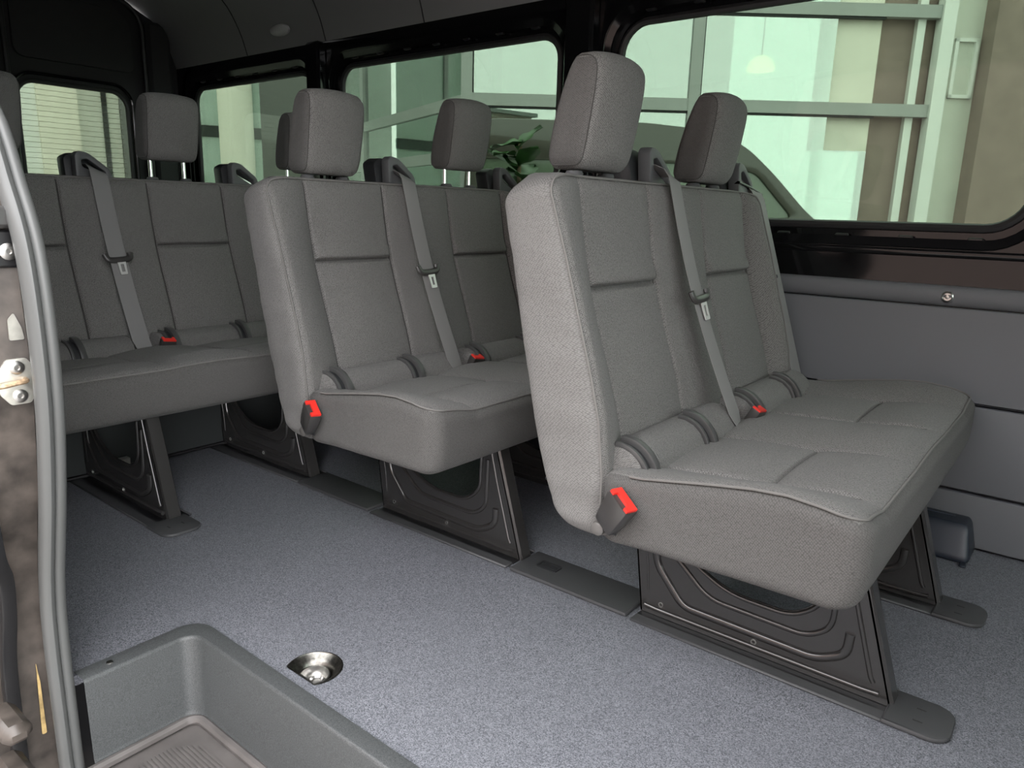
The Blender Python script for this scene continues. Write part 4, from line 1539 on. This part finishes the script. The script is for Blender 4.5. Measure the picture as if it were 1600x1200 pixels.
# glazed annex far behind the rearmost side window
TX = wall_frame(az_pt(-66.0, 17.0), az_pt(-53.2, 17.0) - az_pt(-66.0, 17.0))
LX = (az_pt(-53.2, 17.0) - az_pt(-66.0, 17.0)).length
annex = bld   # a wing of the same showroom
for i in range(3):
    for v0, v1 in ((GZ, 2.3), (2.3, 6.0)):
        obox(MB(), TX, LX * i / 3, LX * (i + 1) / 3, v0, v1, -0.02, 0.0).build('pane', 'annex_pane', annex, smooth=False)
    obox(MB(), TX, LX * i / 3 - 0.05, LX * i / 3 + 0.05, GZ, 6.0, -0.05, 0.05).build('mullion', 'aluminium', annex, smooth=False)
obox(MB(), TX, 0, LX, 2.2, 2.42, -0.05, 0.06).build('transom', 'band_grey', annex, smooth=False)

# round column and dark car port wall seen through the rearmost side window
pcx = az_pt(-58.4, 13.0)
colm = MB().lathe(Vector((pcx.x, pcx.y, GZ)), (0, 0, 1), [(0.26, 0), (0.26, 5.5)], 28).build('round_column', 'cream_clad_and_reflection')
tag(colm, 'pale round column outside the rearmost side window', 'column')

# dark square pillar and a pale car beside it
pdk = az_pt(-54.6, 9.0)
TD = wall_frame(Vector((pdk.x, pdk.y, 0)), az_pt(-54.6 + 90, 1.0))
dk = obox(MB(), TD, -0.34, 0.34, GZ, 5.5, -0.6, 0.0).build('dark_pillar', 'van_dark', smooth=False)
tag(dk, 'dark square pillar outside the rearmost side window', 'pillar')
TS = wall_frame(az_pt(-60.5, 7.6), az_pt(-60.5 + 84, 1.0))
so = TS(1.0, 0, 0)
car = empty('parked_car', Vector((so.x, so.y, GZ)), 'pale silver car whose roof curves up beyond the rearmost side window', 'car')
cp = [(-0.9, -0.3), (-0.9, 0.25), (-0.5, 0.52), (0.25, 0.72), (0.75, 1.02), (1.25, 1.14), (2.2, 1.12), (2.7, 0.75), (2.85, 0.2), (2.8, -0.3)]
cp = round_poly(cp, [.1, .2, .25, .3, .3, .4, .4, .3, .2, .1], 5)
cw = round_poly([(0.50, 0.70), (0.85, 0.94), (1.25, 1.02), (2.1, 1.0), (2.45, 0.70)], 0.08, 4)
plate('body_side', cp, [cw], 0.05, 'car_white', lambda u, v, t: TS(u, v, t), car, bevel=0.02)
nB = len(cp)
MB().add([TS(u, v, 0.0) for u, v in cp] + [TS(u, v, -1.6) for u, v in cp], [(i, (i + 1) % nB, nB + (i + 1) % nB, nB + i) for i in range(nB)]).build('body_shell', 'car_white', car)
plate('window_pane', cw, [], 0.01, 'van_dark', lambda u, v, t: TS(u, v, -0.02 + t), car, smooth=False)
for u in (-0.25, 2.1):
    MB().lathe(TS(u, -0.31, 0.03), TS(0, 0, 1) - TS(0, 0, 0), [(0.30, -0.22), (0.31, -0.2), (0.31, -0.02), (0.28, 0.0), (0.19, 0.0), (0.17, -0.03), (0.02, -0.03)], 24).build('wheel', 'rubber', car)

# solid van added in place of this van's reflection in the showroom glass
def van_frame():
    p = fh * 9.6 + rh * (9.6 * math.tan(math.radians(-16.0 + 38.3)))
    return wall_frame(p, rh)


TV = van_frame()
vp_ = TV(-2.0, 0, 0)
pv = empty('van_reflection', Vector((vp_.x, vp_.y, GZ)), 'brown-grey high-roof van added as the mirror image of this van in the showroom', 'van')
bodyp = [(0.55, -0.35), (0.50, 0.25), (0.1, 0.72), (-0.25, 0.95), (-0.75, 1.45), (-1.15, 1.78), (-1.6, 1.93), (-2.4, 2.0), (-4.3, 2.0), (-4.55, 1.9), (-4.62, 1.2), (-4.65, -0.35)]
bodyp = round_poly(bodyp, [.1, .2, .2, .2, .4, .3, .3, .2, .25, .3, .2, .1], 5)
wins = [round_poly([(-0.45, 0.90), (-0.95, 1.42), (-1.45, 1.52), (-1.45, 0.86)], 0.08, 4)] + [rrect(a, b, 0.86, 1.52, 0.08) for a, b in ((-2.95, -1.7), (-4.4, -3.15))]
plate('body_side', bodyp, wins, 0.06, 'van_taupe', lambda u, v, t: TV(u, v, t), pv, bevel=0.02)
plate('body_side', bodyp, wins, 0.06, 'van_taupe', lambda u, v, t: TV(u, v, -1.85 + t), pv, bevel=0.02)
nB = len(bodyp)
vs = [TV(u, v, 0.0) for u, v in bodyp] + [TV(u, v, -1.85) for u, v in bodyp]
MB().add(vs, [(i, (i + 1) % nB, nB + (i + 1) % nB, nB + i) for i in range(nB)]).build('body_shell', 'van_dark', pv)
for w_ in wins:
    plate('window_pane', w_, [], 0.01, 'van_glass', lambda u, v, t: TV(u, v, -0.02 + t), pv, smooth=False)
for u in (-0.45, -3.9):
    c0 = TV(u, -0.30, 0.04)
    MB().lathe(c0, TV(0, 0, 1) - TV(0, 0, 0), [(0.32, -0.25), (0.33, -0.22), (0.33, -0.02), (0.30, 0.0), (0.2, 0.0), (0.18, -0.03), (0.02, -0.03)], 28).build('wheel', 'rubber', pv)

# fiddle-leaf plant outside the middle window
pp = az_pt(-38.2, 5.2)
plant = empty('leafy_plant', Vector((pp.x, pp.y, GZ)), 'broad-leaved green potted plant outside the middle side window', 'plant')
MB().lathe(Vector((pp.x, pp.y, GZ)), (0, 0, 1), [(0.17, 0), (0.22, 0.42), (0.23, 0.45), (0.20, 0.45), (0.19, 0.40), (0.01, 0.40)], 24).build('pot', 'planter', plant)
st = Vector((pp.x, pp.y, GZ + 0.40))
MB().tube(smooth_path([st, st + Vector((0.02, 0.01, 0.5)), st + Vector((-0.02, 0.02, 0.95)), st + Vector((0, 0, 1.55))], 5), 0.014, 8).build('stem', 'bark', plant)
lv, lf = [], []
for (a, b) in [(i / 8, s) for i in range(9) for s in (-1, -0.5, 0, 0.5, 1)]:
    wdt = 0.075 * (math.sin(math.pi * min(1, a ** 0.8)) ** 0.7) * (0.75 + 0.5 * a)
    lv.append((a * 0.21, b * wdt, 0.018 * abs(b) - 0.05 * a * a + 0.008 * math.sin(a * 14) * abs(b)))
for i in range(8):
    for j in range(4):
        lf.append((i * 5 + j, i * 5 + j + 1, (i + 1) * 5 + j + 1, (i + 1) * 5 + j))
leaf_me = bpy.data.meshes.new('leaf')
leaf_me.from_pydata(lv, [], lf)
finish(leaf_me, 'leaf')
rl = random.Random(11)
for i in range(26):
    o = link('leaf', leaf_me, plant)
    z = 0.55 + 1.0 * i / 26 + 0.40
    o.location = (rl.uniform(-.03, .03), rl.uniform(-.03, .03), z * 0.92 + 0.18)
    o.rotation_euler = (rl.uniform(-.4, .4), -rl.uniform(0.1, 1.0), i * 2.4 + rl.uniform(-.3, .3))
    s = rl.uniform(0.95, 1.35)
    o.scale = (s, s, s)
